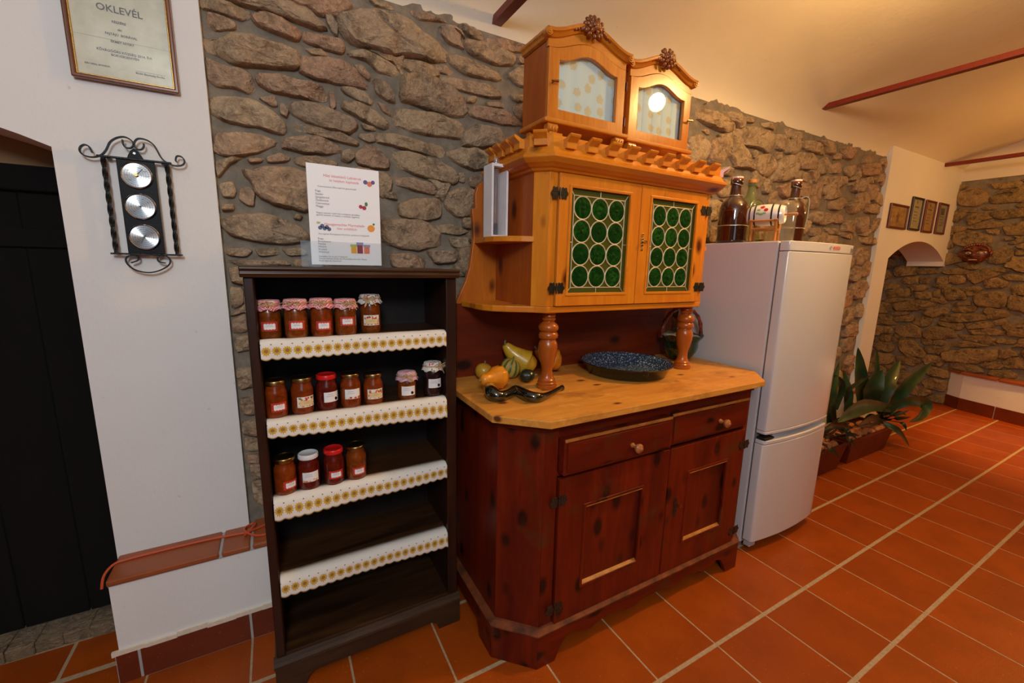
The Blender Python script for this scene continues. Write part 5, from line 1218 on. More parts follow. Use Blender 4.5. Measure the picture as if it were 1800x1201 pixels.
    for i in range(N):
        for k in range(m-1): F.append((i*m+k, i*m+k+1, (i+1)*m+k+1, (i+1)*m+k))
    F += [tuple(range(m)), tuple(range(N*m+m-1, N*m-1, -1))]
    cr = mk('crown_moulding', G().add(V, F), M_OAKX, t, smooth=True, angle=30)
    for xs, sd in ((x0, -1), (x1, 1)):
        mk('side_moulding', G().prism([(xs, zt-.010), (xs+sd*.010, zt-.006), (xs+sd*.012, zt+.004), (xs+sd*.018, zt+.010), (xs+sd*.018, zt+.018), (xs+sd*.004, zt+.022), (xs-sd*.004, zt+.016)], 'xz', yf+.004, yb), M_OAKX, cr)
        g = G().lathe([(.0135, -.006), (.0135, .016), (.010, .016)], (xs+sd*.008, yf-.010, zt+.008), 20, 'y'); g.lathe([(.009, -.010), (.0105, -.006)], (xs+sd*.008, yf-.010, zt+.008), 16, 'y'); g.lathe([(.004, -.013), (.0045, -.010)], (xs+sd*.008, yf-.010, zt+.008), 12, 'y')
        mk('scroll', g, M_OAKX, cr, smooth=True)
    # carved rose with leaves at the crest
    rs = random.Random(int(x0*100)); cx = x0+w_/2; cz = zt+am+.012; g = G()
    for ring, cnt, rr, yy in ((0, 1, .0, -.034), (1, 5, .011, -.034), (2, 8, .022, -.027), (3, 12, .036, -.020)):
        for k in range(cnt):
            an = 2*PI*k/cnt+ring*.5+rs.uniform(-.15, .15); q = Matrix.Translation((cx+rr*1.15*math.cos(an), yf+yy, cz+rr*.92*math.sin(an))) @ Matrix.Rotation(-an, 4, 'Y') @ Matrix.Rotation(.5, 4, 'Z')
            g2 = G().ell((0, 0, 0), (.0105 if ring else .009, .005, .0075 if ring else .009), 10, 6, lambda p: 1-.25*p[0] if ring else 1); g.v += []; g2.xf(q); g.add(g2.v, g2.f)
    for sd in (-1, 1):
        for k in range(5):
            px_ = cx+sd*(.040+k*.0095); pz_ = zt+topc(.5+sd*(.040+k*.0095)/w_, 0, am)+.012+rs.uniform(-.003, .004)
            q = Matrix.Translation((px_, yf-.018+k*.001, pz_)) @ Matrix.Rotation(sd*.6+rs.uniform(-.6, .6), 4, 'Y'); g2 = G().ell((0, 0, 0), (.012-k*.001, .005, .006), 10, 6); g2.xf(q); g.add(g2.v, g2.f)
    mk('carved_crest', g, M_CARVE, cr, smooth=True)
    # corbel feet
    for fx, sd in ((x0+.022, -1), (x1-.022, 1)):
        for fy, back_ in ((yf+.012, 0), (yb-.03, 1)):
            pr = [(0, 0), (-.016, 0), (-.018, .012), (-.020, .020), (-.027, .030), (-.030, .040), (-.026, .0515), (0, .0515)]
            g = G().prism([(fy+a+.004, 1.8597+z) for a, z in pr], 'yz', fx-.022, fx+.022)
            f = mk('foot', g, M_OAKX, t, bevel=.003)
            if not back_:
                q = G()
                for k in range(3): q.ell((fx+(k-1)*.012, fy-.0235, 1.8597+.034), (.0045, .005, .010-.002*abs(k-1)), 10, 6)
                q.ell((fx, fy-.021, 1.8597+.020), (.012, .004, .004), 10, 5); mk('carving', q, M_OAKX, f, smooth=True)
    return t
cab(.108, .356, -.118, 'left glazed cabinet on the dresser, smooth pale blue curtain, knob at its left edge', -1)
cab(.508, .356, -.096, 'right glazed cabinet on the dresser, pleated pale blue curtain, knob at its right edge', 1)
# ================================================================ things on the dresser
M_WHITEWOOD = plain('white_painted_wood', (.84, .82, .84), .55, var=.06, bs=20)
M_TUBE = glassy('clear_tube', (.88, .90, .92), .10, .03)
zs = 1.5195
tb = thing('tube_stand', (-.008, .03, zs), 'white wooden box frame holding a clear glass tube on the upper corner shelf', 'thermometer')
x0, x1, y0, y1, zt = -.043, .026, .0, .072, zs+.262
mk('side', G().box(x0, x0+.008, y0, y1, zs, zt), M_WHITEWOOD, tb, bevel=.001); mk('side', G().box(x1-.008, x1, y0, y1, zs, zt), M_WHITEWOOD, tb, bevel=.001)
mk('top', G().box(x0+.008, x1-.008, y0, y1, zt-.010, zt), M_WHITEWOOD, tb); mk('bottom', G().box(x0+.008, x1-.008, y0, y1, zs, zs+.006), M_WHITEWOOD, tb)
xm = (x0+x1)/2
gt = mk('glass_tube', G().lathe([(.010, zs+.006), (.0125, zs+.010), (.0125, zt+.022), (.006, zt+.03)], (xm, .036, 0), 20), M_TUBE, tb, smooth=True)
mk('cork', G().lathe([(.0135, zt-.016), (.0135, zt-.0105)], (xm, .036, 0), 18), plain('cork', (.40, .26, .15), .8), gt)
mk('filling', G().lathe([(.009, zs+.012), (.009, zs+.052)], (xm, .036, 0), 16), plain('dark_liquid', (.05, .03, .03), .2), gt)
# gourds
def gmat(n, a, b, rough=.35): 
    t = NT(n); v = t.co('Object'); nn = t.noise(v, 22, 4, .6); return t.set(t.ramp(nn, [(.35, b), (.65, a)]), rough=rough, coat=.25)
M_GO = gmat('orange_gourd', (.78, .29, .012), (.62, .18, .008)); M_GY = gmat('yellow_gourd', (.66, .38, .03), (.52, .27, .02)); M_GC = gmat('crookneck', (.66, .40, .025), (.50, .28, .02))
M_GD = gmat('dark_gourd', (.020, .030, .012), (.010, .014, .007)); M_GOS = gmat('squash_orange', (.70, .24, .010), (.58, .18, .008)); M_STEM = plain('gourd_stem', (.18, .15, .07), .8)
def stripes():
    t = NT('striped_gourd'); tc = t.co('Object'); sp = t.new('SeparateXYZ'); t.link(tc, sp.inputs[0])
    an = t.math('ARCTAN2', sp.outputs[1], sp.outputs[0]); n = t.noise(t.co('Object'), 30, 3)
    s = t.math('SINE', t.math('ADD', t.math('MULTIPLY', an, 10), t.math('MULTIPLY', n, 3)))
    return t.set(t.mix(t.math('GREATER_THAN', s, .35), (.46, .32, .06), (.10, .12, .02)), rough=.4, coat=.2)
M_GS = stripes()
def gourd(name, c, prof, m, rot, label, ribs=0, warts=0, stem=(.004, .012), seed=1):
    t = thing(name, c, label, 'gourd', 'gourds heaped on the pine worktop'); ORG[t.name] = Vector()
    n = 36; g = G().lathe(prof, n=n)
    def f(p):
        an = math.atan2(p[1], p[0]); k = 1+(.045*math.cos(ribs*an) if ribs else 0)+.02*mnoise.noise(Vector(p)*25+Vector((seed, 0, 0)))
        if warts: k += warts*max(0, mnoise.noise(Vector(p)*85+Vector((seed, 3, 0)))-.12)
        return (p[0]*k, p[1]*k, p[2])
    g.v = [f(p) for p in g.v]
    mk('rind', g, m, t, smooth=True, angle=80); zt = prof[-1][1]
    mk('stem', G().lathe([(stem[0]*1.4, zt-.004), (stem[0], zt+.002), (stem[0]*.8, zt+stem[1])], n=8), M_STEM, t, smooth=True)
    t.rotation_euler = rot; return t
def egg(r, h, k=.5): return [(.002, 0)]+[(r*math.sin(PI*(i/12))**.8*(1-.0*i), h*(1-math.cos(PI*i/12))/2) for i in range(1, 12)]+[(.004, h)]
pear = lambda R, r2, h: [(.002, 0), (R*.5, .004), (R*.85, h*.08), (R, h*.22), (R*.97, h*.36), (R*.72, h*.52), (r2*1.15, h*.66), (r2, h*.78), (r2*.95, h*.9), (r2*.6, h*.98), (.004, h)]
zc = .9405
gourd('orange_gourd', (-.005, -.045, zc+.0445), pear(.045, .022, .125), M_GO, (0, -PI/2*.97, .35), 'warty orange gourd in front of the heap of gourds', warts=.35, seed=3)
gourd('yellow_gourd', (-.025, .105, zc+.001), egg(.036, .065), M_GY, (.12, .1, 0), 'plain pale yellow round gourd at the back left of the gourd heap', seed=5)
gourd('striped_gourd', (.075, .070, zc+.004), egg(.043, .084), M_GS, (.25, .15, .4), 'round green striped gourd in the heap beside the crookneck', ribs=10, seed=6)
gourd('dark_gourd', (.088, -.012, zc+.026), egg(.026, .062), M_GD, (PI/2*.95, 0, 1.15), 'small dark green wrinkled gourd under the crookneck', warts=.3, seed=8)
# crookneck: one body swept along a bent neck
ck = thing('crookneck_squash', (.17, .09, zc), 'yellow crookneck squash leaning with its neck up to the left', 'gourd')
P = smooth_path([(.205, .055, zc+.040), (.192, .06, zc+.047), (.165, .072, zc+.060), (.135, .085, zc+.082), (.108, .095, zc+.105), (.088, .10, zc+.128), (.080, .102, zc+.140)], 4)
m = len(P); rr = [ .046*math.sin(min(1, (i+.6)/(m*.42))*PI/2)**.6 if i < m*.30 else .046*(1-((i-m*.30)/(m*.70)))**1.25+.0125 for i in range(m)]
g = G().tube(P, rr, 28); mk('rind', g, M_GC, ck, smooth=True, angle=80)
mk('stem', G().tube([P[-1], P[-1]+Vector((-.002, .001, .010)), P[-1]+Vector((.001, 0, .018))], [.005, .0035, .004], 8), M_STEM, ck, smooth=True)
pk = thing('squash', (.32, .075, zc), 'smooth orange squash with a knobbly neck behind the left turned post', 'gourd')
P = smooth_path([(.345, .065, zc+.041), (.330, .070, zc+.046), (.296, .084, zc+.066), (.262, .098, zc+.090), (.245, .102, zc+.108)], 4); m = len(P)
rr = [.044*math.sin(min(1, (i+.6)/(m*.42))*PI/2)**.6 if i < m*.32 else .044*(1-((i-m*.32)/(m*.68)))**1.2+.014 for i in range(m)]
mk('rind', G().tube(P, rr, 28), M_GOS, pk, smooth=True, angle=80)
g = G()
for k in range(9): g.ell((.245+.011*math.cos(k*2.4), .102+.011*math.sin(k*2.4), zc+.108+.006*math.sin(k*1.7)), (.006, .006, .006), 8, 5)
mk('knobs', g, M_STEM, pk, smooth=True)
# melted wavy bottle lying on the worktop
M_DKGLASS = plain('dark_bottle_glass', (.006, .008, .003), .06, spec=.8, coat=1)
wb = thing('wavy_bottle', (.0, -.2, zc), 'black-green glass bottle bent into waves, lying on the worktop with a cork', 'bottle')
BL = [(x, y, z+.0008, r) for x, y, z, r in BOTTLE]
P = smooth_path([b[:3] for b in BL], 4); R = []
for i in range(len(BL)-1): R += [BL[i][3]+(BL[i+1][3]-BL[i][3])*k/4 for k in range(4)]
R.append(BL[-1][3]); mk('glass', G().tube(P, R, 20), M_DKGLASS, wb, smooth=True, angle=80)
e = P[-1]; dv = (P[-1]-P[-3]).normalized(); mk('lip', G().tube([e-dv*.004, e+dv*.003], .0105, 14), M_DKGLASS, wb, smooth=True); mk('cork', G().tube([e+dv*.002, e+dv*.013], .0062, 10), plain('cork_stopper', (.42, .30, .20), .8), wb, smooth=True)
# enamel pan
def enamel():
    t = NT('speckled_enamel'); v = t.co('Object'); n = t.noise(v, 170, 2, .6)
    c = t.mix(t.ramp(n, [(.575, (0, 0, 0)), (.62, (1, 1, 1))]), (.018, .050, .085), (.50, .54, .58)); return t.set(c, rough=.22, coat=.7, coatr=.12)  # the blue is a cool reflection put into the enamel's colour
M_ENAM = enamel(); M_PANOUT = plain('black_enamel', (.008, .008, .008), .25, coat=.4)
pn = thing('enamel_pan', (.622, -.066, zc), 'large round dark speckled enamel pan on the pine worktop', 'pan')
cp = (.622, -.066, zc)
mk('outside', G().lathe([(.10, .001), (.168, .001), (.174, .004), (.196, .048), (.206, .050), (.2075, .053), (.204, .055), (.203, .053)], cp, 64, cap=False), M_PANOUT, pn, smooth=True, angle=60)
mk('inside', G().lathe([(.001, .0035), (.10, .0035), (.162, .004), (.170, .008), (.193, .049), (.203, .054)], cp, 64, cap=False), M_ENAM, pn, smooth=True, angle=60)
for an in (-1.95, .15, 2.35):
    cxx, cyy = cp[0]+.208*math.cos(an), cp[1]+.208*math.sin(an); tx, ty = -math.sin(an), math.cos(an)
    L = [(cxx-tx*.009, cyy-ty*.009, zc+.036), (cxx-tx*.009, cyy-ty*.009, zc+.056), (cxx+tx*.009, cyy+ty*.009, zc+.056), (cxx+tx*.009, cyy+ty*.009, zc+.036)]
    mk('lug', G().tube(L, .0024, 6, closed=True), M_PANOUT, pn)
# green glazed basket-bowl with a twisted handle
def greeng():
    t = NT('green_glaze'); n = t.noise(t.co('Object'), 28, 4, .7); return t.set(t.ramp(n, [(.4, (.004, .022, .012)), (.62, (.010, .075, .040)), (.72, (.05, .20, .12))]), rough=.16, coat=.6)
M_GG = greeng(); M_HAND = NT('red_brown_glaze'); _n = M_HAND.noise(M_HAND.co('Object'), 60, 3, .7); M_HAND = M_HAND.set(M_HAND.ramp(_n, [(.4, (.05, .012, .006)), (.6, (.26, .035, .012))]), rough=.25, coat=.5)
bk = thing('glazed_bowl', (1.092, .025, zc), 'dark green glazed bowl with arched red-brown handle behind the right turned post', 'bowl')
cb = (1.092, .025, zc)
g = G().lathe([(.045, .0005), (.050, .004), (.062, .020), (.082, .050), (.088, .075), (.088, .098), (.096, .118), (.108, .130), (.109, .134), (.104, .134), (.090, .122), (.082, .10)], cb, 48)
g.v = [(p[0], p[1], p[2]+(.006*math.sin(6*math.atan2(p[1]-cb[1], p[0]-cb[0])) if p[2] > zc+.11 else 0)) for p in g.v]
mk('bowl_body', g, M_GG, bk, smooth=True, angle=70)
mk('white_lining', G().lathe([(.001, .124), (.085, .124), (.095, .127)], cb, 32, cap=False), plain('white_glaze', (.42, .45, .42), .3), bk, smooth=True)
hp = smooth_path([(cb[0]+.108*math.cos(a)*(1 if True else 1)*.92, cb[1]-.108*math.cos(a)*.40, zc+.118+.155*math.sin(a)**.8 if math.sin(a) > 0 else zc+.118) for a in [PI*k/14 for k in range(15)]], 4)
mk('handle', G().tube(hp, [.0095+.0015*math.sin(i*1.1) for i in range(len(hp))], 12), M_HAND, bk, smooth=True)

# ================================================================ fridge
M_WHITE = NT('white_enamel'); M_WHITE = M_WHITE.set((.64, .61, .60), rough=.22, coat=.35, coatr=.12)
M_SEAL = plain('grey_seal', (.20, .20, .21), .6); M_BLACKP = plain('black_plastic', (.012, .012, .012), .5)
fg = thing('fridge_freezer', (1.52, -.02, 0), 'tall white two-door fridge freezer beside the pine sideboard', 'fridge')
FX0, FX1, FYB, FYF = 1.245, 1.812, .185, -.330
mk('cabinet', G().box(FX0, FX1, FYF, FYB, .030, 1.549), M_WHITE, fg, bevel=.006)
mk('door_seal', G().box(FX0+.006, FX1-.006, FYF-.010, FYF, .075, 1.540), M_SEAL, fg)
def doorsec(z0, z1, nm, ybow=.020, yf=-.384):
    n = 16; L = [(FX0-.004, FYF-.010), (FX0-.004, yf+.012), (FX0-.002, yf+.004), (FX0+.006, yf-.002)]
    for k in range(1, n): s = k/n; L.append((FX0+.006+(FX1-FX0-.008)*s, yf-.002-ybow*4*s*(1-s)))
    L += [(FX1-.002, yf-.002), (FX1+.004, yf+.004), (FX1+.005, yf+.012), (FX1+.005, FYF-.010)]
    return G().prism(L, 'xy', z0, z1)
ud = mk('upper_door', doorsec(.652, 1.502, ''), M_WHITE, fg, smooth=True, bevel=.003)
mk('door_foot_strip', doorsec(.636, .651, '', .020, -.3845), M_WHITE, ud, smooth=True, bevel=.003)
tp = mk('control_panel', doorsec(1.5045, 1.548, '', .020, -.384), M_WHITE, fg, smooth=True, bevel=.003)
ld = mk('lower_door', doorsec(.062, .582, ''), M_WHITE, fg, smooth=True, bevel=.003)
mk('lower_door_lip', doorsec(.584, .604, '', .020, -.3845), M_WHITE, ld, smooth=True, bevel=.004)
M_RECESS = plain('handle_recess', (.50, .53, .58), .35)
mk('handle_recess', G().box(FX0+.09, FX1-.006, -.372, -.340, .604, .636), M_RECESS, ld, bevel=.002)
mk('hinge_block', G().box(FX0-.002, FX0+.075, -.388, -.345, .607, .618), M_BLACKP, fg, bevel=.003)
mk('bottom_hinge', G().box(FX0+.0, FX0+.05, -.378, -.345, .032, .058), plain('grey_plastic', (.4, .4, .42), .5), fg, bevel=.003)
for x in (FX0+.035, FX1-.035):
    for y in (FYF+.03, FYB-.04): mk('foot', G().lathe([(.016, .0005), (.016, .012), (.010, .014), (.010, .031)], (x, y, 0), 14), M_SEAL, fg)
M_LOGO = plain('red_logo', (.62, .03, .03), .5); M_LOGOG = plain('grey_emblem', (.35, .36, .37), .4)
ylog = lambda x: -.386-.020*4*((x-FX0)/(FX1-FX0))*(1-(x-FX0)/(FX1-FX0))-.0012
xl = 1.600
text('logo_lettering', 'BOSCH', M_LOGO, tp, (xl, ylog(xl)-.001, 1.527), (1, .045, 0), (0, 0, 1), .022, 'CENTER', .0006)
g = G().tube([(xl-.058+.008*math.cos(2*PI*k/20), ylog(xl-.05)-.0005, 1.527+.008*math.sin(2*PI*k/20)) for k in range(20)], .0009, 5, closed=True); g.box(xl-.062, xl-.054, ylog(xl-.05)-.001, ylog(xl-.05), 1.5255, 1.5285)
mk('emblem', g, M_LOGOG, tp)
mk('display', G().box(1.770, 1.790, -.3935, -.388, 1.515, 1.532), plain('display_grey', (.16, .17, .18), .3), tp)

# ================================================================ things on the fridge
zf = 1.5495
M_BROWN = NT('brown_bottle_glass'); M_BROWN = M_BROWN.set((.040, .009, .004), rough=.05, spec=.9, coat=1.0, coatr=.02)
M_WIRE = plain('steel_wire', (.50, .48, .45), .3, metal=1); M_PORC = plain('porcelain_stopper', (.72, .68, .64), .3, coat=.4); M_RUB = plain('red_rubber', (.50, .07, .03), .6); M_BAND = plain('aluminium_band', (.62, .60, .56), .35, metal=.9)
def growler(x, y, h, r, label, bail, handle):
    t = thing('swing_top_bottle', (x, y, zf), label, 'bottle', 'brown swing-top bottles on the fridge'); c = (x, y, zf)
    pr = [(r*.88, .0), (r*.97, .004), (r, .018), (r*.97, .040), (r*.985, .055), (r, .075), (r, h*.48), (r*.97, h*.54), (r*.86, h*.61), (r*.66, h*.66), (r*.50, h*.69), (r*.41, h*.73), (r*.36, h*.84), (r*.34, h*.875), (r*.42, h*.885), (r*.42, h*.955), (r*.36, h*.965)]
    mk('glass', G().lathe(pr, c, 40), M_BROWN, t, smooth=True, angle=60)
    st = mk('stopper', G().lathe([(r*.36, h*.968), (r*.40, h*.974), (r*.40, h*.995), (r*.30, h), (r*.10, h)], c, 24), M_PORC, t, smooth=True)
    mk('rubber_ring', G().lathe([(r*.38, h*.960), (r*.42, h*.964), (r*.40, h*.973)], c, 24), M_RUB, st)
    w1 = r*.45; L = [(x-w1, y, zf+h*.90), (x-w1*1.3, y-.004, zf+h*.95), (x-w1*.8, y-.002, zf+h*1.0), (x+w1*.8, y-.002, zf+h*1.0), (x+w1*1.2, y-.006, zf+h*.96), (x+w1*.9, y-.012, zf+h*.87), (x, y-.5*r, zf+h*.855), (x-w1*.9, y-.012, zf+h*.89)]
    mk('wire_bail', G().tube(smooth_path(L, 4, True), .0016, 6, closed=True), M_WIRE, t)
    ring = lambda rr, z: [(x+rr*math.cos(2*PI*k/28), y+rr*math.sin(2*PI*k/28), zf+z) for k in range(28)]
    mk('neck_band', G().tube(ring(r*.435, h*.72), .0026, 6, closed=True, flat=(.6, 1.6)), M_BAND, t); mk('body_band', G().tube(ring(r*1.005, h*.27), .0032, 6, closed=True, flat=(.5, 1.5)), M_BAND, t)
    if handle:
        ax, ay = handle; L = [(x+ax*r*.42, y+ay*r*.42, zf+h*.725), (x+ax*r*.9, y+ay*r*.9, zf+h*.745), (x+ax*r*1.12, y+ay*r*1.12, zf+h*.70), (x+ax*r*1.16, y+ay*r*1.16, zf+h*.55), (x+ax*r*1.12, y+ay*r*1.12, zf+h*.38), (x+ax*r*1.02, y+ay*r*1.02, zf+h*.27)]
        mk('strap_handle', G().tube(smooth_path(L, 5), .0075, 4, flat=(1.3, .25), up=(ay, -ax, 0)), M_BAND, t, smooth=False)
    return t
growler(1.360, -.015, .338, .072, 'broad brown swing-top bottle left of the white barrel on the fridge', 0, (.7, .7))
growler(1.742, -.105, .352, .062, 'brown swing-top bottle with metal strap handle, right on the fridge', 0, (.75, -.66))
M_CLEARG = glassy('pale_green_glass', (.62, .70, .42), .10, .05); M_CLEAR = glassy('clear_glass', (.92, .88, .80), .06, .03)
gb = thing('green_bottle', (1.60, .055, zf), 'pale green clear bottle with orange cap behind the brown bottle and barrel', 'bottle')
c = (1.60, .055, zf)
mk('glass', G().lathe([(.05, 0), (.06, .004), (.063, .02), (.063, .20), (.058, .228), (.040, .255), (.026, .275), (.020, .30), (.0185, .335)], c, 32, cap=False), M_CLEARG, gb, smooth=True)
mk('collar', G().lathe([(.021, .325), (.0235, .330), (.0235, .338), (.020, .342)], c, 20), M_CLEARG, gb, smooth=True); mk('cap', G().lathe([(.0195, .342), (.0215, .344), (.0215, .360), (.018, .362)], c, 20), plain('orange_cap', (.55, .22, .05), .5), gb, smooth=True)
mk('wire_bail', G().tube(smooth_path([(c[0]+.064*math.cos(a), c[1]-.045, zf+.20+.05*math.sin(a)) for a in [PI*k/10 for k in range(11)]], 2), .0016, 6), M_WIRE, gb)
jg = thing('glass_jug', (1.555, -.150, zf), 'wide clear glass jar behind the white barrel on the fridge', 'jar')
c = (1.555, -.150, zf)
mk('glass', G().lathe([(.04, 0), (.062, .002), (.068, .010), (.069, .165), (.066, .195), (.058, .212), (.052, .217), (.049, .216), (.055, .208), (.063, .193), (.0655, .165), (.0645, .014), (.058, .008), (.002, .007)], c, 40), M_CLEAR, jg, smooth=True)
mk('rim', G().tube([(c[0]+.0695*math.cos(2*PI*k/32), c[1]+.0695*math.sin(2*PI*k/32), zf+.085) for k in range(32)], .0022, 6, closed=True), M_CLEAR, jg, smooth=True)
# ceramic barrel on its cradle
M_CER = plain('white_ceramic', (.74, .70, .66), .18, coat=.8); M_HOOP = plain('black_hoop', (.02, .02, .02), .3); M_CRAD = wood('cradle_wood', (.50, .22, .06), (.36, .13, .03), (.2, .06, .02), 'z', .35, knots=0, coat=.3)
ax = Vector((.36, -.93, 0)).normalized(); bc = Vector((1.335, -.205, zf+.128)); L_ = .158; rb = .052
cr = thing('barrel_cradle', (bc.x, bc.y, zf), 'light wooden cradle stand under the white ceramic barrel', 'stand')
def along(s, up=0, side=0): v = bc+ax*s+Vector((-ax.y, ax.x, 0))*side; return Vector((v.x, v.y, zf+up))
for s in (-.052, .052):
    for sd in (-1, 1):
        mk('leg', G().tube([along(s, 0.004, sd*.048), along(s, .045, sd*.040), along(s, .105, sd*.060)], [.0095, .008, .0085], 6), M_CRAD, cr)
    mk('cross_rail', G().tube([along(s, .060, -.045), along(s, .060, .045)], .0055, 6), M_CRAD, cr)
for sd in (-1, 1):
    mk('side_rail', G().tube([along(-.058, .062, sd*.046), along(.058, .062, sd*.046)], .0055, 8), M_CRAD, cr); mk('side_rail', G().tube([along(-.060, .098, sd*.062), along(.060, .098, sd*.062)], .0045, 8), M_CRAD, cr)
rot = Matrix.Rotation(math.atan2(ax.y, ax.x), 4, 'Z')
ba = thing('barrel', (bc.x, bc.y, bc.z-.055), 'small white ceramic barrel with black hoops and painted red cherries', 'barrel')
def bar_g(prof, n=40): g = G().lathe(prof, (0, 0, 0), n, 'x'); g.xf(Matrix.Translation(bc) @ rot); return g
br = lambda s: rb*(1-.24*(2*s/L_)**2)
pr = [(.020, -L_/2+.006), (br(-L_/2)-.006, -L_/2+.006), (br(-L_/2)-.002, -L_/2), (br(-L_/2), -L_/2+.001)]+[(br(-L_/2+L_*k/16), -L_/2+L_*k/16) for k in range(1, 16)]
pr += [(br(L_/2), L_/2-.001), (br(L_/2)-.002, L_/2), (br(L_/2)-.006, L_/2-.006), (.020, L_/2-.006)]
mk('body', bar_g(pr), M_CER, ba, smooth=True, angle=50)
for s in (-.044, .028, .056, -.066): mk('hoop', bar_g([(br(s-.0035)+.0002, s-.0035), (br(s)+.0014, s-.002), (br(s)+.0014, s+.002), (br(s+.0035)+.0002, s+.0035)]), M_HOOP, ba, smooth=True)
def on_barrel(s, an, r0, m, nm='painted_fruit', sx_=1, sa=1):
    g = G(); V = []; N = 14
    for k in range(N):
        s_ = s+r0*sx_*math.cos(2*PI*k/N); a_ = an+r0*sa*math.sin(2*PI*k/N)/rb; r_ = br(s_)+.0006
        V.append((s_, -r_*math.cos(a_), r_*math.sin(a_)))
    V.append((s, -(br(s)+.0012)*math.cos(an), (br(s)+.0012)*math.sin(an)))
    g.add(V, [(k, (k+1) % N, N) for k in range(N)]); g.xf(Matrix.Translation(bc) @ rot); mk(nm, g, m, ba)
cher = plain('painted_red', (.50, .015, .02), .25); lf = plain('painted_green', (.20, .42, .16), .3)
on_barrel(-.012, .72, .009, cher, sx_=1.1); on_barrel(.004, .42, .0085, cher, sx_=1.1); on_barrel(-.026, .45, .006, lf, 'painted_leaf', 1.3, .8); on_barrel(-.016, .02, .008, lf, 'painted_leaf', 1.3, .7); on_barrel(-.002, .10, .006, lf, 'painted_leaf', 1.4, .7); on_barrel(-.030, .10, .007, lf, 'painted_leaf', 1.2, .7)
mk('bung', bar_g([(.004, L_/2-.006), (.005, L_/2+.010), (.0075, L_/2+.012), (.0075, L_/2+.045), (.004, L_/2+.05)], 14), M_CRAD, ba, smooth=True)

# ================================================================ planters and agaves
M_POT = terra('planter_clay', (.13, .014, .005), (.15, .018, .006), .42, .1); M_BALL = plain('clay_ball', (.56, .19, .06), .8, var=.2); M_SOIL = plain('potting_soil', (.03, .018, .012), .95, var=.4, bump=.6, bs=90)
def planter(x0, x1, label, ri=(0, 0)):
    t = thing('planter', ((x0+x1)/2, .0, 0), label, 'planter', 'terracotta trough planters right of the fridge')
    yb0, yb1, h = -.108, .085, .200; fl = .045
    b = [(x0, yb0), (x1, yb0), (x1, yb1), (x0, yb1)]; tp_ = [(x0-fl, yb0-.030), (x1+fl, yb0-.030), (x1+fl, yb1+.030), (x0-fl, yb1+.030)]
    ti = [(x+(.016 if k in (0, 3) else -.016), y+(.016 if k < 2 else -.016)) for k, (x, y) in enumerate(tp_)]
    V = [(x, y, .002) for x, y in b]+[(x, y, h-.02) for x, y in [(p[0]*.9+q[0]*.1, p[1]*.9+q[1]*.1) for p, q in zip(tp_, b)]]+[(x, y, h-.018) for x, y in tp_]+[(x, y, h) for x, y in tp_]+[(x, y, h) for x, y in ti]+[(x, y, h-.05) for x, y in ti]
    F = [(3, 2, 1, 0)]
    for r in range(5):
        for k in range(4): F.append((r*4+k, r*4+(k+1) % 4, (r+1)*4+(k+1) % 4, (r+1)*4+k))
    F.append((20, 21, 22, 23))
    mk('trough', G().add(V, F), M_POT, t, bevel=.004); mk('soil', G().box(ti[0][0]+.001, ti[1][0]-.001, ti[0][1]+.001, ti[2][1]-.001, h-.048, h-.022), M_SOIL, t)
    g = G(); rs = random.Random(int(x0*10))
    for k in range(int((x1-x0)*95)):
        r = rs.uniform(.018, .029); px_ = rs.uniform(ti[0][0]+.03, ti[1][0]-.03); py_ = rs.choice((rs.uniform(ti[0][1]+.022, ti[0][1]+.06), rs.uniform(ti[0][1]+.03, ti[2][1]-.03))); g.ell((px_, py_, h-.010), (r, r, r*.85), 9, 6)
    mk('clay_balls', g, M_BALL, t, smooth=True, stuff=True)
    return t
planter(2.27, 2.735, 'dark terracotta trough planter nearest the fridge'); planter(2.885, 3.50, 'longer dark terracotta trough planter nearest the arched pier')
def leafmat(n, a, b, c):
    t = NT(n); v = t.co('Object', (1, 1, .5), rnd=6); nn = t.noise(v, 8, 4, .6); n2 = t.noise(v, 60, 2)
    col = t.ramp(nn, [(.3, b), (.55, a), (.8, c)]); t.bump(n2, .15, .002); return t.set(col, rough=.42, coat=.12)
M_AG = leafmat('agave_green', (.020, .055, .016), (.009, .028, .012), (.055, .080, .016)); M_AG2 = leafmat('dark_green_leaf', (.010, .030, .010), (.005, .015, .007), (.035, .045, .012))
names = {1: ('agave', 'broad-leaved green agave in the trough beside the fridge'), 2: ('agave', 'large spiky agave with wide arching leaves in the far trough'), 3: ('spiky_plant', 'small dark plant of thin pointed leaves at the right end of the far trough')}
PL = {k: thing(v[0], ({1: 2.5, 2: 3.2, 3: 3.42}[k], -.01, .18), v[1], 'plant') for k, v in names.items()}
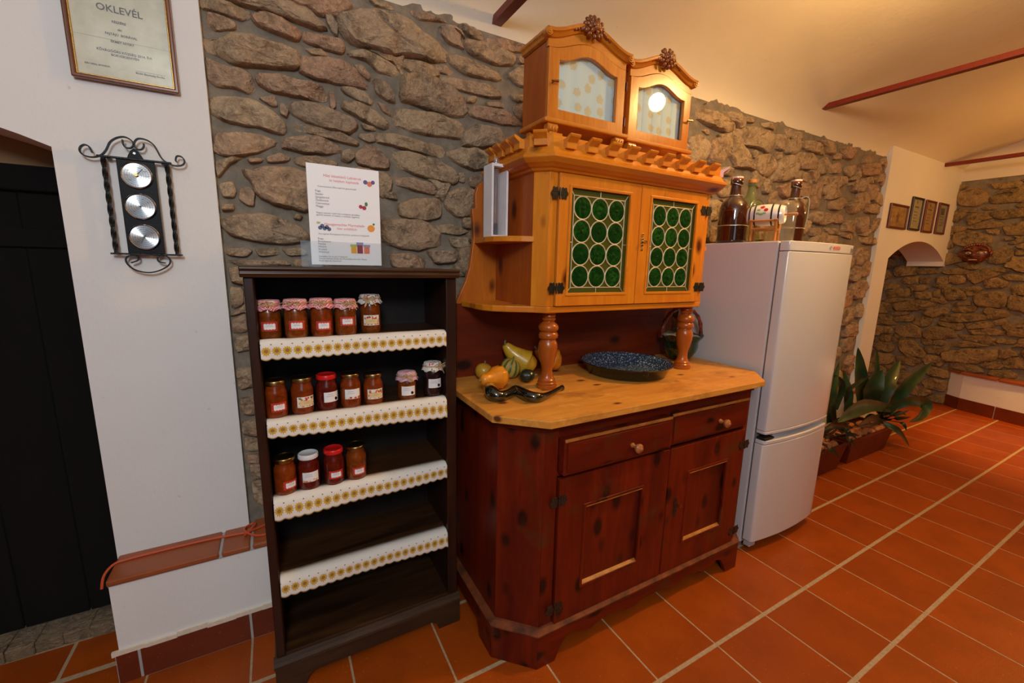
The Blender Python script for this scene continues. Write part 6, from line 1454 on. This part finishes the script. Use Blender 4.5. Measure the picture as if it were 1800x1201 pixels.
def leaf(par, w_, pts, m, seed):
    P = smooth_path(pts, 7); n = len(P); V = []; F = []; rs = random.Random(seed)
    vdir = Vector((.48, .86, -.18))
    for i, p in enumerate(P):
        s = i/(n-1); tdir = (P[min(i+1, n-1)]-P[max(i-1, 0)]).normalized()
        side = tdir.cross(vdir)
        if side.length < .2: side = tdir.cross(Vector((0, 0, 1)))
        side.normalize(); side = (side+Vector((0, .25*math.sin(seed), .15))).normalized(); nn = tdir.cross(side).normalized()
        prof = (.55+.9*s)*(1 if s < .5 else 1) if s < .45 else (.955*(1-((s-.45)/.55)**1.7)); hw = max(w_*.5*prof, .0012)
        te = hw*(.05 if i % 2 else 0) if w_ > .05 else 0; cup = hw*.28
        V += [p+side*(hw+te)+nn*cup, p+side*hw*.5+nn*cup*.2, p-nn*0, p-side*hw*.5+nn*cup*.2, p-side*(hw+te)+nn*cup, p-side*hw*.4-nn*hw*.16, p-nn*hw*.22, p+side*hw*.4-nn*hw*.16]
    for i in range(n-1):
        for k in range(8): F.append((i*8+k, i*8+(k+1) % 8, (i+1)*8+(k+1) % 8, (i+1)*8+k))
    F += [tuple(range(7, -1, -1)), tuple(range((n-1)*8, n*8))]
    mk('leaf', G().add(V, F), m, par, smooth=True, angle=60)
for k, (pl_, w_, pts) in enumerate(LEAVES): leaf(PL[pl_], w_, pts, M_AG if (pl_ != 3 and w_ >= .045) else M_AG2, k)

# ================================================================ pier frames, mask
def doc(n, a, b):
    t = NT(n); nn = t.noise(t.co('Object'), 30, 3); return t.set(t.ramp(nn, [(.4, a), (.62, b)]), rough=.6)
M_FR2 = plain('dark_red_frame', (.12, .022, .012), .4); M_FR3 = plain('black_frame', (.03, .012, .010), .4)
specs = [((4.052, 4.420, 1.816, 2.030), M_FR2, doc('gold_paper', (.42, .22, .05), (.60, .36, .10)), 'landscape gold-toned certificate, leftmost of the four on the pier', 'gold'),
         ((4.480, 4.725, 1.822, 2.124), M_FR3, doc('cream_paper', (.50, .44, .28), (.60, .52, .34)), 'tall black-framed cream certificate, second of the four on the pier', 'cream'),
         ((4.790, 5.030, 1.818, 2.122), M_FR2, doc('orange_paper', (.52, .28, .08), (.62, .36, .12)), 'tall orange-toned certificate, third of the four on the pier', 'orange'),
         ((5.112, 5.348, 1.820, 2.124), M_FR2, doc('grey_paper', (.40, .36, .25), (.50, .44, .30)), 'tall greyish certificate with a dark picture, rightmost on the pier', 'grey')]
for (x0, x1, z0, z1), fm, pm, lb, kd in specs:
    t, _ = picture(x0, x1, z0, z1, .018, (fm, pm, None), lb, back=.3348, grp='certificates above the arch on the pier')
    cx = (x0+x1)/2; y = .3282
    def bar(a, b, c, d, m=M_TXK): mk('print', G().box(a, b, y-.0003, y, c, d), m, t)
    if kd == 'gold': mk('figure_print', G().prism([(cx-.03, 1.86), (cx+.01, 1.88), (cx+.03, 1.86), (cx+.02, 1.92), (cx+.045, 1.95), (cx+.005, 1.945), (cx, 1.985), (cx-.015, 1.94), (cx-.04, 1.93), (cx-.012, 1.91)], 'xz', y-.0003, y), plain('brown_print', (.25, .08, .03), .7), t)
    elif kd == 'grey': bar(cx-.05, cx+.05, z1-.10, z1-.05)
    else: mk('crest_print', G().prism([(cx+.012*math.cos(a), z1-.045+.015*math.sin(a)) for a in [2*PI*k/10 for k in range(10)]], 'xz', y-.0003, y), M_TXK, t)
    if kd != 'gold':
        bar(cx-.045, cx+.045, z1-.094-.02*(kd == 'grey'), z1-.080-.02*(kd == 'grey'))
        for k in range(4): bar(cx-.05+.01*(k % 2), cx+.05-.012*(k % 3), z1-.135-.028*k, z1-.129-.028*k)
M_MASK = NT('glazed_mask'); _n = M_MASK.noise(M_MASK.co('Object'), 30, 3); M_MASK = M_MASK.set(M_MASK.ramp(_n, [(.4, (.07, .012, .008)), (.62, (.22, .045, .015))]), rough=.35, coat=.3)
M_BONE = plain('mask_bone', (.52, .36, .16), .4)
mkx, my, mz = 5.535, .108, 1.625
ms = thing('wall_mask', (5.54, my, 1.53), 'dark red grotesque carved face mask hanging on the far stone wall', 'mask')
mk('face', G().ell((mkx, my, mz), (.045, .105, .090), 28, 16, lambda p: 1+.08*math.sin(9*p[1])*abs(p[2])), M_MASK, ms, smooth=True)
for sd in (-1, 1):
    e = mk('eye', G().ell((mkx-.042, my+sd*.042, mz+.010), (.012, .024, .014), 14, 8), M_BONE, ms, smooth=True); mk('pupil', G().ell((mkx-.054, my+sd*.038, mz+.010), (.004, .008, .009), 10, 6), M_TXK, e)
    mk('brow', G().tube([(mkx-.040, my+sd*.012, mz+.030), (mkx-.052, my+sd*.045, mz+.052), (mkx-.030, my+sd*.088, mz+.038)], [.010, .012, .006], 8), M_MASK, ms, smooth=True)
    mk('ear', G().ell((mkx, my+sd*.108, mz+.005), (.012, .018, .032), 12, 8), M_MASK, ms, smooth=True); mk('moustache', G().tube([(mkx-.045, my, mz-.030), (mkx-.045, my+sd*.040, mz-.042), (mkx-.03, my+sd*.075, mz-.022)], [.010, .010, .004], 8), M_MASK, ms, smooth=True)
mk('nose', G().ell((mkx-.052, my, mz-.010), (.022, .020, .024), 14, 8), M_MASK, ms, smooth=True); mk('teeth', G().box(mkx-.046, mkx-.030, my-.032, my+.032, mz-.062, mz-.050), M_BONE, ms, bevel=.003)
g = G()
for k in range(17): a = PI*(k/16); g.ell((mkx, my+.098*math.cos(a), mz+.030+.066*math.sin(a)), (.024, .017, .018), 8, 6)
mk('curled_hair', g, M_MASK, ms, smooth=True)
